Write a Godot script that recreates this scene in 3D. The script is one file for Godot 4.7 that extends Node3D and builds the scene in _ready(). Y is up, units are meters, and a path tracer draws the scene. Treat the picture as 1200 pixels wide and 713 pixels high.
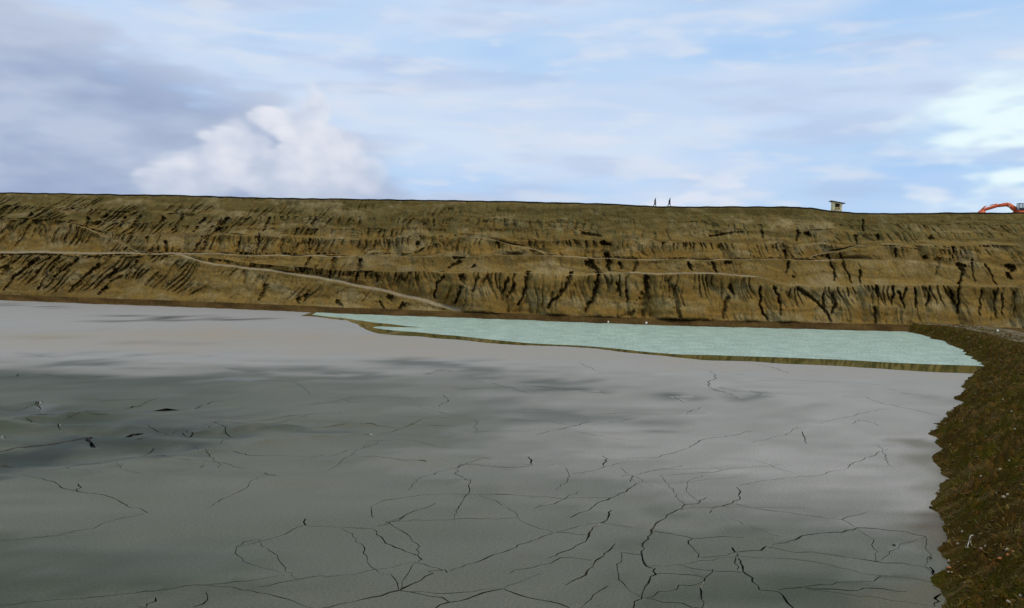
extends Node3D

# ------------------------------------------------------------------ frame of reference
const FOCAL := 1039.0
const EYE := Vector3(0, 12, 0)
var turn: Basis
var taken := {}
var rng := RandomNumberGenerator.new()
var soft: FastNoiseLite      # smooth noise
var fine: FastNoiseLite      # fractal noise
var rims: Array = []         # [a, depth, height] of the pit's rim
var M := {}


func ray(px: float, py: float) -> Vector3:
	return turn * Vector3((px - 600.0) / FOCAL, (356.5 - py) / FOCAL, -1.0)


func gp(px: float, py: float, y := 0.0) -> Vector3:
	var d := ray(px, py)
	return EYE + d * ((y - EYE.y) / d.y)


func g2(px: float, py: float) -> Vector2:
	var p := gp(px, py)
	return Vector2(p.x, p.z)


func ae(p: Vector2) -> Vector2:
	var d := ray(p.x, p.y)
	return Vector2(d.x / -d.z, d.y / -d.z)


func ss(a: float, b: float, x: float) -> float:
	return smoothstep(a, b, x)


func lin(pts: Array, a: float) -> float:
	if a <= pts[0].x:
		return pts[0].y
	for i in range(1, pts.size()):
		var q: Vector2 = pts[i]
		if a <= q.x:
			var p: Vector2 = pts[i - 1]
			return lerpf(p.y, q.y, (a - p.x) / maxf(q.x - p.x, 1e-6))
	return pts[pts.size() - 1].y


func nm(called: String) -> String:
	var n: int = taken.get(called, 0)
	taken[called] = n + 1
	return called if n == 0 else "%s_%03d" % [called, n]


func srgb(r: float, g: float, b: float) -> Color:
	return Color(r, g, b).linear_to_srgb()


func mat(c: Color, rough := 0.9, metal := 0.0) -> StandardMaterial3D:
	var m := StandardMaterial3D.new()
	m.albedo_color = c
	m.roughness = rough
	m.metallic = metal
	return m


func vmat(rough := 0.95) -> StandardMaterial3D:
	var m := StandardMaterial3D.new()
	m.vertex_color_use_as_albedo = true
	m.roughness = rough
	return m


func grain(freq: float, low: float, high: float, octaves := 5, side := 1024, sd := 5) -> NoiseTexture2D:
	var n := FastNoiseLite.new()
	n.seed = sd
	n.noise_type = FastNoiseLite.TYPE_SIMPLEX_SMOOTH
	n.frequency = freq
	n.fractal_octaves = octaves
	n.fractal_gain = 0.62
	var t := NoiseTexture2D.new()
	t.width = side
	t.height = side
	t.seamless = true
	t.noise = n
	var g := Gradient.new()
	g.set_color(0, Color(low, low, low))
	g.set_color(1, Color(high, high, high))
	t.color_ramp = g
	return t


func bumps(freq: float, strength: float, octaves := 4, side := 512, sd := 9) -> NoiseTexture2D:
	var n := FastNoiseLite.new()
	n.seed = sd
	n.noise_type = FastNoiseLite.TYPE_SIMPLEX_SMOOTH
	n.frequency = freq
	n.fractal_octaves = octaves
	var t := NoiseTexture2D.new()
	t.width = side
	t.height = side
	t.seamless = true
	t.noise = n
	t.as_normal_map = true
	t.bump_strength = strength
	return t


func triplanar(m: StandardMaterial3D, scale: float) -> void:
	m.uv1_triplanar = true
	m.uv1_world_triplanar = true
	m.uv1_scale = Vector3.ONE * scale


func structure(o: Node3D, label: String, category: String, kind := "structure") -> void:
	o.set_meta("label", label)
	o.set_meta("category", category)
	o.set_meta("kind", kind)


func tag(o: Node3D, label: String, category: String, group := "") -> void:
	o.set_meta("label", label)
	o.set_meta("category", category)
	if group != "":
		o.set_meta("group", group)


func place(called: String, mesh: Mesh, m: Material, parent: Node3D = self) -> MeshInstance3D:
	var o := MeshInstance3D.new()
	o.name = nm(called) if parent == self else called
	o.mesh = mesh
	o.material_override = m
	o.cast_shadow = GeometryInstance3D.SHADOW_CASTING_SETTING_ON
	parent.add_child(o, true)
	return o


func thing(called: String, at: Vector3, turned := 0.0) -> Node3D:
	var o := Node3D.new()
	o.name = nm(called)
	add_child(o, true)
	o.position = at
	o.rotation.y = turned
	return o


func arrays(v: PackedVector3Array, n: PackedVector3Array, c: PackedColorArray, idx: PackedInt32Array) -> ArrayMesh:
	var a := []
	a.resize(Mesh.ARRAY_MAX)
	a[Mesh.ARRAY_VERTEX] = v
	a[Mesh.ARRAY_NORMAL] = n
	if c.size() > 0:
		a[Mesh.ARRAY_COLOR] = c
	if idx.size() > 0:
		a[Mesh.ARRAY_INDEX] = idx
	var m := ArrayMesh.new()
	m.add_surface_from_arrays(Mesh.PRIMITIVE_TRIANGLES, a)
	return m


# ------------------------------------------------------------------ start
func _ready() -> void:
	rng.seed = 7701
	soft = FastNoiseLite.new()
	soft.noise_type = FastNoiseLite.TYPE_SIMPLEX_SMOOTH
	soft.seed = 11
	soft.frequency = 1.0
	soft.fractal_type = FastNoiseLite.FRACTAL_NONE
	fine = FastNoiseLite.new()
	fine.noise_type = FastNoiseLite.TYPE_SIMPLEX_SMOOTH
	fine.seed = 23
	fine.frequency = 1.0
	fine.fractal_octaves = 4
	turn = Basis.from_euler(Vector3(deg_to_rad(-3.113), 0, deg_to_rad(1.2)))

	var cam := Camera3D.new()
	cam.name = "camera"
	cam.position = EYE
	cam.basis = turn
	cam.fov = rad_to_deg(2.0 * atan(356.5 / FOCAL))
	cam.near = 0.1
	cam.far = 9000
	add_child(cam)
	cam.current = true

	var env := Environment.new()
	env.background_mode = Environment.BG_SKY
	env.tonemap_mode = Environment.TONE_MAPPER_LINEAR
	env.tonemap_exposure = 1.0
	env.background_energy_multiplier = 1.0
	env.sdfgi_enabled = true
	env.ssao_enabled = true
	env.ssil_enabled = true
	var sky := Sky.new()
	var sm := PanoramaSkyMaterial.new()
	sm.panorama = sky_picture()
	sky.sky_material = sm
	env.sky = sky
	var we := WorldEnvironment.new()
	we.name = "world_environment"
	we.environment = env
	add_child(we)

	var sun := DirectionalLight3D.new()
	sun.name = "sun"
	sun.light_energy = 0.5
	sun.light_color = Color(1.0, 0.92, 0.78)
	sun.light_angular_distance = 10.0
	sun.shadow_enabled = true
	sun.rotation = Vector3(deg_to_rad(-47), deg_to_rad(62), 0)
	add_child(sun)

	materials()
	build_ground()
	build_terrain()
	build_mud()
	build_water()
	build_embankment()
	build_shed()
	build_people()
	build_excavator()
	build_debris()


func materials() -> void:
	M.earth = vmat(1.0)
	M.earth.albedo_texture = grain(0.02, 0.55, 1.0, 6)
	M.earth.metallic_specular = 0.04
	triplanar(M.earth, 0.11)
	M.bank = vmat(1.0)
	M.bank.albedo_texture = grain(0.03, 0.3, 1.0, 6, 1024, 31)
	M.bank.metallic_specular = 0.03
	triplanar(M.bank, 0.35)
	M.mud = vmat(0.55)
	M.mud.albedo_texture = grain(0.05, 0.76, 1.0, 7, 1024, 71)
	M.mud.normal_enabled = true
	M.mud.normal_texture = bumps(0.05, 3.0, 5, 1024, 12)
	M.mud.normal_scale = 0.6
	M.mud.metallic_specular = 0.3
	triplanar(M.mud, 0.13)
	M.crack = mat(srgb(0.30, 0.285, 0.235), 0.9)
	M.water = mat(srgb(0.51, 0.67, 0.53), 0.3)
	M.water.normal_enabled = true
	M.water.normal_texture = bumps(0.05, 11.0, 4, 1024)
	M.water.normal_scale = 1.0
	M.water.albedo_texture = grain(0.008, 0.82, 1.0, 5, 1024, 44)
	triplanar(M.water, 0.03)
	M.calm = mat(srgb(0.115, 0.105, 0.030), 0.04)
	M.ground = mat(srgb(0.13, 0.11, 0.06), 1.0)
	M.clod = vmat(1.0)
	M.clod.metallic_specular = 0.03


# ------------------------------------------------------------------ sky: air and clouds
func puff(az: float, el: float, list: Array) -> float:
	var v := -1.0
	for b in list:
		var dx: float = (az - b[0]) / b[2]
		var dy: float = (el - b[1]) / b[3]
		v = maxf(v, 1.0 - sqrt(dx * dx + dy * dy))
	return v


func air(az: float, el: float, cumulus: Array) -> Color:
	var e := maxf(el, 0.0)
	# wrap-free lookup: noise is taken on the sphere
	var ca := cos(deg_to_rad(el))
	var d := Vector3(sin(deg_to_rad(az)) * ca, sin(deg_to_rad(el)), -cos(deg_to_rad(az)) * ca)
	var s := Vector3(d.x, d.y * 4.6, d.z)
	var n1 := fine.get_noise_3dv(s * 1.7 + Vector3(3, 0, 0))
	var n2 := fine.get_noise_3dv(s * 4.2 + Vector3(0, 9, 2))
	var n3 := fine.get_noise_3dv(Vector3(d.x, d.y * 3.0, d.z) * 11.0 + Vector3(5, 1, 7))
	var blue := Color(0.670, 0.805, 0.960).lerp(Color(0.70, 0.83, 0.95), ss(4.0, 0.0, e))
	var pale := Color(0.825, 0.885, 0.965)
	var c := blue.lerp(pale, clampf(0.42 + n1 * 1.0 + n2 * 0.25 + ss(8.0, 18.0, e) * 0.28, 0.0, 1.0))
	# thin bright wisps
	var w := ss(0.0, 0.6, soft.get_noise_3dv(s * 3.1 + Vector3(2, 0, 0)) + n2 * 0.3)
	c = c.lerp(Color(0.83, 0.875, 0.95), w * 0.5)
	# layered streaks, some grey and some white
	var t := Vector3(d.x, d.y * 6.5, d.z)
	var n5 := fine.get_noise_3dv(t * 3.4 + Vector3(8, 3, 1))
	var n6 := fine.get_noise_3dv(t * 6.5 + Vector3(1, 5, 4))
	c = c.lerp(Color(0.705, 0.765, 0.885), ss(0.0, 0.5, n5 + n6 * 0.3) * 0.42)
	c = c.lerp(Color(0.845, 0.88, 0.945), ss(0.06, 0.55, n6 - n5 * 0.4 + n3 * 0.2) * 0.5)
	c = c.lerp(Color(0.87, 0.895, 0.945), ss(0.05, 0.6, n3 + n6 * 0.6) * 0.4)
	# small puffs low over the horizon
	var sp := Vector3(d.x * 7.0, d.y * 24.0, d.z * 7.0)
	var p := ss(0.26, 0.56, fine.get_noise_3dv(sp) + n3 * 0.2) * ss(-1.0, 1.5, el) * ss(9.0, 4.0, el)
	c = c.lerp(Color(0.91, 0.92, 0.955), p * 0.6)
	# grey layer cloud, thick to the left of the view and again behind it
	var around := 0.5 + 0.5 * cos(deg_to_rad(az + 48.0)) 
	var top := lin([Vector2(-60, 15), Vector2(-30, 14.2), Vector2(-22, 12.6), Vector2(-13, 9.6), Vector2(-6, 5.0), Vector2(20, 4.0)], az) + n2 * 2.4 + n3 * 1.6
	var grey := ss(0.76, 0.92, around + n1 * 0.06) * ss(0.0, 3.0, top - e)
	var tone := Color(0.61, 0.665, 0.785).lerp(Color(0.725, 0.77, 0.86), clampf(0.5 + n2 * 1.1 + n3 * 0.6 , 0.0, 1.0))
	c = c.lerp(tone, grey * 0.9)
	# bright thin cloud before the sun, to the right of the view
	var gx := (az - 33.0) / 9.0
	var gy := (e - 6.6) / 4.2
	var glow := exp(-(gx * gx + gy * gy) * 1.1)
	c = c.lerp(Color(0.915, 0.985, 1.0), ss(0.12, 0.62, glow * (0.85 + n2 * 1.0 + n3 * 0.9)))
	# heaped clouds
	var warp := n3 * 0.34 + fine.get_noise_3dv(d * 46.0) * 0.30 + fine.get_noise_3dv(d * 100.0) * 0.05
	var cu := puff(az + n3 * 0.9, el + n2 * 0.5, cumulus)
	var body := ss(-0.06, 0.34, cu + warp * 0.55)
	if body > 0.0:
		var lit := clampf(0.50 + fine.get_noise_3dv(d * 24.0 + Vector3(0, 0.03, 0)) * 0.7 + (e - 4.5) * 0.055 + n3 * 0.35, 0.0, 1.0)
		c = c.lerp(Color(0.77, 0.81, 0.885).lerp(Color(0.93, 0.935, 0.962), lit), body * lerpf(0.3, 0.84, ss(1.0, 6.0, e)) * lerpf(1.0, 0.6, ss(-11.5, -7.5, az)))
	if el < 0.0:
		c = c.lerp(Color(0.5, 0.52, 0.52), ss(0.0, -6.0, el))
	return c


func sky_picture() -> ImageTexture:
	var cumulus := []
	for b in [[366, 134, 22, 36], [352, 165, 42, 42], [318, 138, 20, 14], [275, 175, 44, 32], [385, 190, 52, 44], [300, 200, 62, 36], [215, 216, 60, 20], [425, 205, 30, 26], [240, 205, 52, 28], [355, 215, 80, 30]]:
		var d := ray(b[0], b[1]).normalized()
		cumulus.append([rad_to_deg(atan2(d.x, -d.z)), rad_to_deg(asin(d.y)), b[2] / 18.1, b[3] / 18.1])
	# the same heaps go on round the horizon
	var r := RandomNumberGenerator.new()
	r.seed = 40
	for k in 26:
		var az := r.randf_range(50.0, 322.0)
		var el := r.randf_range(2.0, 4.5)
		for j in 4:
			cumulus.append([az + r.randf_range(-5, 5), el + r.randf_range(-1, 2.5), r.randf_range(2, 5), r.randf_range(1.3, 3.2)])
	var near := []
	for b in cumulus:
		near.append([b[0] - 360.0 if b[0] > 180.0 else b[0], b[1], b[2], b[3]])
	var W := 2048
	var H := 2048
	var small := Image.create(256, 256, false, Image.FORMAT_RGB8)
	for y in 256:
		var el := 90.0 - (y + 0.5) / 256.0 * 180.0
		for x in 256:
			var az := (x + 0.5) / 256.0 * 360.0
			small.set_pixel(x, y, air(az - 360.0 if az > 180.0 else az, el, near if absf(el) < 20.0 else []))
	small.resize(W, H, Image.INTERPOLATE_CUBIC)
	var y0 := int((90.0 - 30.0) / 180.0 * H)
	var y1 := int(92.0 / 180.0 * H)
	var half := int(38.0 / 360.0 * W)
	for y in range(y0, y1):
		var el := 90.0 - (y + 0.5) / H * 180.0
		for x in range(-half, half):
			var az := (x + 0.5) / W * 360.0
			small.set_pixel((x + W) % W, y, air(az, el, near))
	return ImageTexture.create_from_image(small)


# ------------------------------------------------------------------ ground
func build_ground() -> void:
	var p := PlaneMesh.new()
	p.size = Vector2(7000, 7000)
	var o := place("ground", p, M.ground)
	o.position.y = -0.7
	structure(o, "bare brown earth reaching away below the dyke", "ground")


# ------------------------------------------------------------------ pit wall
func px_line(list: Array) -> Array:
	var out := []
	for p in list:
		out.append(ae(Vector2(p[0], p[1])))
	return out


const GA0 := -0.66
const GE0 := -0.10
const GSTEP := 0.0006
const GW := 2200
const GH := 310
var gully := PackedFloat32Array()


func carve(pts: Array, width: float, depth: float) -> void:
	var w := width * 0.78 / FOCAL
	for i in range(pts.size()):
		var p := ae(Vector2(pts[i][0], pts[i][1]))
		var j := mini(i + 1, pts.size() - 1)
		var q := ae(Vector2(pts[j][0], pts[j][1]))
		var x0 := maxi(0, int((minf(p.x, q.x) - w * 1.6 - GA0) / GSTEP))
		var x1 := mini(GW - 1, int((maxf(p.x, q.x) + w * 1.6 - GA0) / GSTEP) + 1)
		var y0 := maxi(0, int((minf(p.y, q.y) - w * 1.6 - GE0) / GSTEP))
		var y1 := mini(GH - 1, int((maxf(p.y, q.y) + w * 1.6 - GE0) / GSTEP) + 1)
		for y in range(y0, y1 + 1):
			for x in range(x0, x1 + 1):
				var c := Vector2(GA0 + x * GSTEP, GE0 + y * GSTEP)
				c.x += soft.get_noise_2d(c.x * 90.0, c.y * 100.0) * 0.0016
				var s := q - p
				var t := 0.0 if s.length_squared() < 1e-10 else clampf((c - p).dot(s) / s.length_squared(), 0.0, 1.0)
				var along := (i + t) / maxf(1.0, pts.size() - 1.0)
				var r := c.distance_to(p + s * t) / (w * lerpf(1.3, 0.55, minf(along, 1.0))) * (1.0 + 0.5 * soft.get_noise_2d(c.x * 420.0, c.y * 300.0))
				if r < 1.25:
					var v := depth * ss(1.25, 0.3, r) * (0.92 + 0.25 * soft.get_noise_2d(c.x * 150.0, c.y * 170.0 + 7.0))
					var k := y * GW + x
					if v > gully[k]:
						gully[k] = v


func gully_at(a: float, e: float) -> float:
	var fx := (a - GA0) / GSTEP
	var fy := (e - GE0) / GSTEP
	var x := int(fx)
	var y := int(fy)
	if x < 0 or y < 0 or x >= GW - 1 or y >= GH - 1:
		return 0.0
	fx -= x
	fy -= y
	var k := y * GW + x
	return lerpf(lerpf(gully[k], gully[k + 1], fx), lerpf(gully[k + GW], gully[k + GW + 1], fx), fy)


func carve_all() -> void:
	gully.resize(GW * GH)
	var G := [
		[[[620, 320], [616, 330], [614, 343], [607, 358]], 2.0, 2.2], [[[669, 321.5], [665, 332], [659, 343], [649.5, 351], [641, 361.6]], 2.6, 2.2],
		[[[701.5, 321.5], [700, 334.5], [694, 352], [686, 365]], 3.6, 2.4], [[[691, 309], [699, 316]], 5.0, 2.4], [[[713, 307], [713, 316]], 4.0, 2.4],
		[[[711, 299], [716, 302]], 3.5, 2.0], [[[706, 285], [715, 287]], 3.0, 2.0], [[[684, 274], [704, 277]], 2.6, 1.2], [[[726.5, 309], [727, 315]], 2.2, 1.6],
		[[[745, 307], [743, 318]], 3.4, 1.2], [[[724, 333], [728, 348]], 1.6, 1.5], [[[735, 341], [735, 354]], 1.6, 1.5], [[[757, 326], [758, 335], [757, 345]], 3.5, 2.4],
		[[[756, 350], [751, 375]], 7.0, 1.5], [[[542, 325], [543, 332]], 3.4, 1.8], [[[541, 337], [534, 356]], 1.8, 1.5], [[[595, 328], [589, 345]], 1.8, 1.5],
		[[[604, 334], [594, 349]], 2.1, 1.6], [[[560, 326], [554, 341]], 1.5, 1.4], [[[519.5, 325], [513, 332], [509, 350]], 1.8, 1.4], [[[532, 303], [545, 302]], 2.0, 1.4],
		[[[539, 307], [524, 315]], 2.2, 1.3], [[[557, 312], [553, 314]], 2.2, 1.4], [[[423, 306], [420, 315], [417, 330]], 2.6, 2.0], [[[490, 286], [490, 290]], 2.6, 1.6],
		[[[584, 285], [584, 291]], 2.6, 1.5], [[[471.5, 324], [474, 332]], 2.0, 1.2], [[[457, 350], [458, 353]], 4.0, 1.6], [[[446, 355], [449, 362]], 1.8, 1.4], [[[472, 358], [468, 363]], 3.0, 1.4],
		[[[443, 325], [441, 330]], 2.2, 1.4], [[[267, 256], [257, 268], [246, 276]], 2.0, 1.5], [[[243, 277], [238, 293]], 2.5, 1.8], [[[315, 256], [308, 271]], 1.9, 1.5], [[[303, 276], [302, 289]], 2.0, 1.8],
		[[[364, 302], [354.6, 319]], 2.0, 1.7], [[[393, 303], [385, 327]], 2.3, 1.8], [[[370, 257], [362, 270]], 1.9, 1.4], [[[363, 281], [361, 292]], 1.8, 1.4], [[[311, 336], [303, 352]], 2.8, 1.6],
		[[[359, 346], [356, 354]], 2.2, 1.4], [[[350, 350], [349, 356]], 2.4, 1.4], [[[396, 356], [400, 358]], 3.4, 1.4], [[[214, 255], [202, 270]], 2.0, 1.4], [[[239, 257], [226, 272]], 1.8, 1.3],
		[[[44, 304], [19, 323], [4, 340]], 2.2, 1.6], [[[69, 302], [44, 340]], 1.7, 1.4], [[[92, 304], [63, 325]], 1.9, 1.4], [[[115, 311], [101, 323], [80, 343]], 2.4, 1.6], [[[135, 317], [128, 327]], 2.8, 1.7],
		[[[124, 338], [114, 346]], 2.6, 1.5], [[[9, 316], [2, 322]], 4.0, 1.7], [[[160, 306], [146, 328]], 1.5, 1.2], [[[38, 251], [23, 264]], 1.8, 1.3], [[[103, 256], [101, 266]], 1.7, 1.2], [[[147, 256], [140, 268]], 1.9, 1.3],
		[[[191, 256], [187, 263]], 2.4, 1.4], [[[172, 279], [171, 286]], 1.8, 1.3], [[[193.5, 285], [193, 295]], 2.2, 1.4], [[[125, 252], [113, 264]], 1.7, 1.2], [[[165, 254], [153, 268]], 1.7, 1.2],
		[[[892, 271], [893, 278]], 2.1, 1.6], [[[934.7, 272], [934, 282]], 2.6, 1.8], [[[946, 274], [950, 277]], 3.0, 1.5], [[[920, 294], [921, 303]], 1.8, 1.6], [[[924.5, 308], [921, 320]], 2.0, 1.7],
		[[[807, 309], [810, 317]], 2.2, 1.7], [[[835, 309], [839, 319]], 1.9, 1.6], [[[850, 308], [857, 308]], 2.2, 1.4], [[[892, 338], [890, 350], [892, 363], [901, 378]], 1.6, 1.7], [[[908, 338], [914.5, 356], [915.6, 370]], 1.5, 1.6],
		[[[855, 335], [859, 345]], 1.9, 1.7], [[[853, 350], [848, 363], [847, 374]], 2.6, 1.3], [[[935, 339], [955, 352], [966, 365], [973, 372], [973, 382]], 1.9, 1.5], [[[976, 346], [978.5, 358], [975, 368]], 2.6, 1.7],
		[[[965, 345], [965, 362]], 1.4, 1.4], [[[970.6, 300], [977, 316], [978.5, 329]], 1.5, 1.5], [[[985, 298], [991, 316], [997.5, 331.5]], 1.5, 1.4], [[[930, 325], [932, 325]], 1.6, 1.3],
		[[[1124.6, 311], [1129, 318.5], [1124.6, 332], [1123.5, 352], [1123.5, 368]], 2.1, 2.0], [[[1122, 310], [1131, 312]], 2.8, 1.8], [[[1114.5, 343], [1119, 357], [1123, 364]], 1.9, 1.7], [[[1182, 313], [1189, 314], [1185, 318]], 3.6, 1.8],
		[[[1181, 322], [1184, 327]], 3.0, 1.4], [[[1009, 318], [1008, 332]], 1.6, 1.6], [[[1027, 339], [1030, 348]], 2.4, 1.6], [[[1047, 336.5], [1045, 357]], 1.7, 1.6], [[[1053, 343], [1060.6, 361]], 1.7, 1.5],
		[[[1063, 339], [1058, 351]], 1.5, 1.4], [[[1072, 339], [1074, 361]], 1.6, 1.5], [[[1085, 339], [1088, 348], [1086, 359]], 1.6, 1.5], [[[1083, 302], [1087, 303]], 2.4, 1.4], [[[1049, 292], [1049, 302]], 1.6, 1.3],
		[[[1118, 290], [1118, 303]], 1.4, 1.3], [[[1011, 258], [1011, 271]], 1.7, 1.2], [[[1028, 277], [1029, 281]], 2.4, 1.4], [[[1003, 277], [1004, 286]], 2.2, 1.2], [[[1155, 310], [1162, 323], [1168, 334]], 1.3, 1.0], [[[1091, 279], [1094, 280]], 2.4, 1.3],
		[[[790, 340], [797, 375]], 5.0, 1.1], [[[735, 372], [742, 366]], 5.0, 0.9], [[[1140, 305], [1142, 330]], 1.4, 1.0], [[[1150, 342], [1148, 370]], 1.5, 1.0], [[[1165, 342], [1167, 372]], 1.4, 0.9], [[[1175, 345], [1174, 370]], 1.3, 0.9], [[[1190, 343], [1189, 372]], 1.3, 0.9],
		[[[1025, 362], [1027, 382]], 2.2, 1.2], [[[1100, 305], [1097, 322]], 4.0, 0.7], [[[870, 272], [832, 277]], 2.2, 0.8],
	]
	for g in G:
		carve(g[0], g[1], g[2])


func build_terrain() -> void:
	carve_all()
	var base := px_line([[-400, 344], [0, 352], [100, 356], [200, 359.5], [300, 363.5], [400, 368], [500, 371.5], [600, 375], [700, 379], [800, 382.5], [900, 385], [1000, 387.5], [1060, 389], [1200, 393], [1600, 404]])
	var R1 := px_line([[-400, 296], [0, 300], [200, 299.5], [210, 300], [225, 304], [250, 311], [290, 316.5], [340, 321.5], [370, 327.5], [400, 333], [430, 338.5], [470, 348], [500, 356], [534, 367], [600, 373], [1600, 400]])
	var C := px_line([[-400, 296], [200, 298], [300, 309], [400, 318], [450, 318.5], [600, 320.3], [680, 323], [700, 321], [750, 320.5], [800, 322], [840, 322], [890, 326], [930, 336], [1000, 336.5], [1010, 334.5], [1110, 335], [1200, 337], [1600, 346]])
	var B := px_line([[-400, 290], [0, 298.6], [60, 299.6], [130, 300.5], [200, 298.3], [260, 299], [400, 301], [550, 300.5], [640, 299], [670, 301], [700, 303.5], [800, 305.2], [1000, 305.5], [1030, 304], [1130, 308], [1200, 309], [1600, 318]])
	var R := px_line([[-400, 262], [60, 257], [75, 259.5], [110, 272], [140, 285], [168, 297], [220, 297], [480, 297], [536, 276.5], [560, 279], [585, 283], [610, 290], [642, 297.5], [700, 301], [900, 303], [945, 302.5], [970, 297], [1005, 288.5], [1040, 288.3], [1100, 292], [1600, 312]])
	var A := px_line([[-400, 255], [20, 256], [75, 258], [120, 271], [160, 275.5], [300, 276], [350, 278.5], [400, 280], [450, 280], [490, 276.2], [540, 275.5], [600, 281], [700, 282], [740, 281], [800, 284.5], [870, 284.6], [1000, 287], [1040, 287.6], [1200, 287.8], [1600, 296]])
	var A2 := px_line([[-400, 250], [0, 254], [160, 262], [300, 268], [450, 268], [500, 267.5], [600, 268.3], [700, 270], [770, 271], [830, 270], [1000, 270.5], [1010, 272], [1200, 273.5], [1600, 282]])
	var T := px_line([[-400, 232], [0, 240], [270, 254], [450, 255], [560, 256.5], [700, 258], [800, 259], [900, 263], [1000, 264], [1200, 263], [1600, 270]])
	var rim := px_line([[-400, 219], [0, 227], [100, 228.5], [200, 230], [300, 233], [400, 234.5], [500, 236], [600, 237.5], [700, 240], [770, 243.3], [800, 244], [850, 243.6], [920, 243.8], [950, 245], [975, 248.8], [1000, 250.8], [1020, 251.6], [1060, 251.5], [1130, 250.8], [1200, 251], [1600, 258]])
	# how wide each bench is along the wall (metres)
	var wR1 := [Vector2(190, 0), Vector2(215, 2.2), Vector2(500, 3.2), Vector2(532, 3.0), Vector2(545, 0)]
	var wC := [Vector2(430, 0), Vector2(452, 2.0), Vector2(680, 2.0), Vector2(705, 3.6), Vector2(760, 3.6), Vector2(850, 3.6), Vector2(900, 2.0), Vector2(1200, 2.4)]
	var wB := [Vector2(0, 3.6), Vector2(200, 3.6), Vector2(265, 2.2), Vector2(460, 2.4), Vector2(470, 1.4), Vector2(590, 1.4), Vector2(600, 3.0), Vector2(645, 2.4), Vector2(690, 2.2), Vector2(1000, 2.6), Vector2(1030, 1.2), Vector2(1120, 0.6), Vector2(1200, 0.8)]
	var wR := [Vector2(60, 0), Vector2(80, 1.7), Vector2(160, 2.2), Vector2(172, 0), Vector2(535, 0), Vector2(548, 2.2), Vector2(636, 2.2), Vector2(650, 0), Vector2(940, 0), Vector2(955, 2.2), Vector2(1005, 2.4), Vector2(1030, 0)]
	var wA := [Vector2(150, 0), Vector2(165, 1.6), Vector2(300, 2.0), Vector2(420, 1.8), Vector2(540, 2.6), Vector2(600, 1.4), Vector2(780, 1.0), Vector2(800, 2.0), Vector2(870, 2.0), Vector2(900, 1.0), Vector2(1000, 1.8), Vector2(1200, 2.2)]
	var wA2 := [Vector2(480, 0), Vector2(500, 1.4), Vector2(590, 1.4), Vector2(620, 0.5), Vector2(820, 0.6), Vector2(840, 1.6), Vector2(1000, 1.6), Vector2(1040, 0.3)]
	var wT := [Vector2(260, 0), Vector2(300, 0.6), Vector2(480, 0.9), Vector2(700, 0.7), Vector2(760, 0.2)]
	var slots := [R1, C, B, R, A, A2, T]
	var widths := [wR1, wC, wB, wR, wA, wA2, wT]
	var tilt := [0.16, 0.05, 0.09, 0.10, 0.05, 0.04, 0.04]
	var steep := [1.1, 3.4, 0.85, 2.6, 3.0, 0.95, 1.05, 0.92]
	var counts := [48, 28, 22, 24, 26, 22, 18, 34]
	# columns
	var cols := PackedFloat32Array()
	var a := -1.05
	while a < 0.98:
		cols.append(a)
		a += 0.00098 if absf(a) < 0.625 else 0.005
	var nc := cols.size()
	# rows: 3 toe rows, faces, bench rows, plateau rows
	var nr := 4
	for c in counts:
		nr += c
	nr += 7 * 2
	var tail := [[0.02, 0.03], [0.14, 0.32], [0.5, 0.34], [2.4, 0.1], [5.0, -0.1], [14.0, -0.1], [60.0, 0.0], [400.0, 2.0], [2500.0, 30.0]]
	nr += tail.size()
	var V := PackedVector3Array()
	var K := PackedColorArray()
	V.resize(nc * nr)
	K.resize(nc * nr)
	var bench_of := PackedByteArray()
	bench_of.resize(nc * nr)
	var olive := Color(0.310, 0.206, 0.062)
	var ochre := Color(0.340, 0.198, 0.048)
	var green := Color(0.175, 0.138, 0.050)
	var rust := Color(0.215, 0.110, 0.038)
	var tan_ := Color(0.46, 0.38, 0.24)
	var grey := Color(0.320, 0.250, 0.120)
	for ci in nc:
		a = cols[ci]
		var px := 600.0 + a * 1039.0
		var de: float = lin(base, a)
		var d0 := -12.0 / de
		var lap := soft.get_noise_2d(a * 40.0, 3.3) * 0.8 + soft.get_noise_2d(a * 170.0, 8.3) * 0.3
		# profile as list of [d, h, face id, fraction, bench width here, bench width below]
		var prof := []
		prof.append([d0 + lap - 1.2, -0.7, -1, 0.0, 0.0])
		prof.append([d0 + lap, 0.0, -1, 0.0, 0.0])
		prof.append([d0 + lap * 0.5 + 1.7, 0.40, -1, 0.5, 0.0])
		prof.append([d0 + 3.3, 1.0, -1, 1.0, 0.0])
		var d := d0 + 3.3
		var h := 1.0
		var below := 0.0
		var carry := 0.0
		for si in 8:
			var line: Array = slots[si] if si < 7 else rim
			var jit := soft.get_noise_2d(a * 22.0, si * 7.0) * 0.0012 + soft.get_noise_2d(a * 110.0, si * 9.0) * 0.00025 if si < 7 else soft.get_noise_2d(a * 45.0, 70.0) * 0.0004 + soft.get_noise_2d(a * 260.0, 70.0) * 0.00008
			var e: float = lin(line, a) + jit
			var t: float = steep[si]
			var d1 := maxf((12.0 - h + t * d) / (t - e), d + 0.01)
			var h1 := h + t * (d1 - d)
			var more := clampf(carry, -0.3 * (d1 - d), 0.55 * (h1 - h))
			carry -= more
			d1 += more
			h1 = maxf(12.0 + e * d1, h + 0.002)
			var w := 0.0
			if si < 7:
				w = lin(widths[si], px)
			var n: int = counts[si]
			for k in n:
				var f := (k + 1.0) / n
				# slightly hollow faces: scree at the foot, steeper at the head
				var sag := sin(f * PI) * 0.10 * minf(d1 - d, 6.0)
				prof.append([lerpf(d, d1, f) + sag * 0.6, lerpf(h, h1, f) - sag * 0.25, si, f, w, below])
			d = d1
			h = h1
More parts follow.
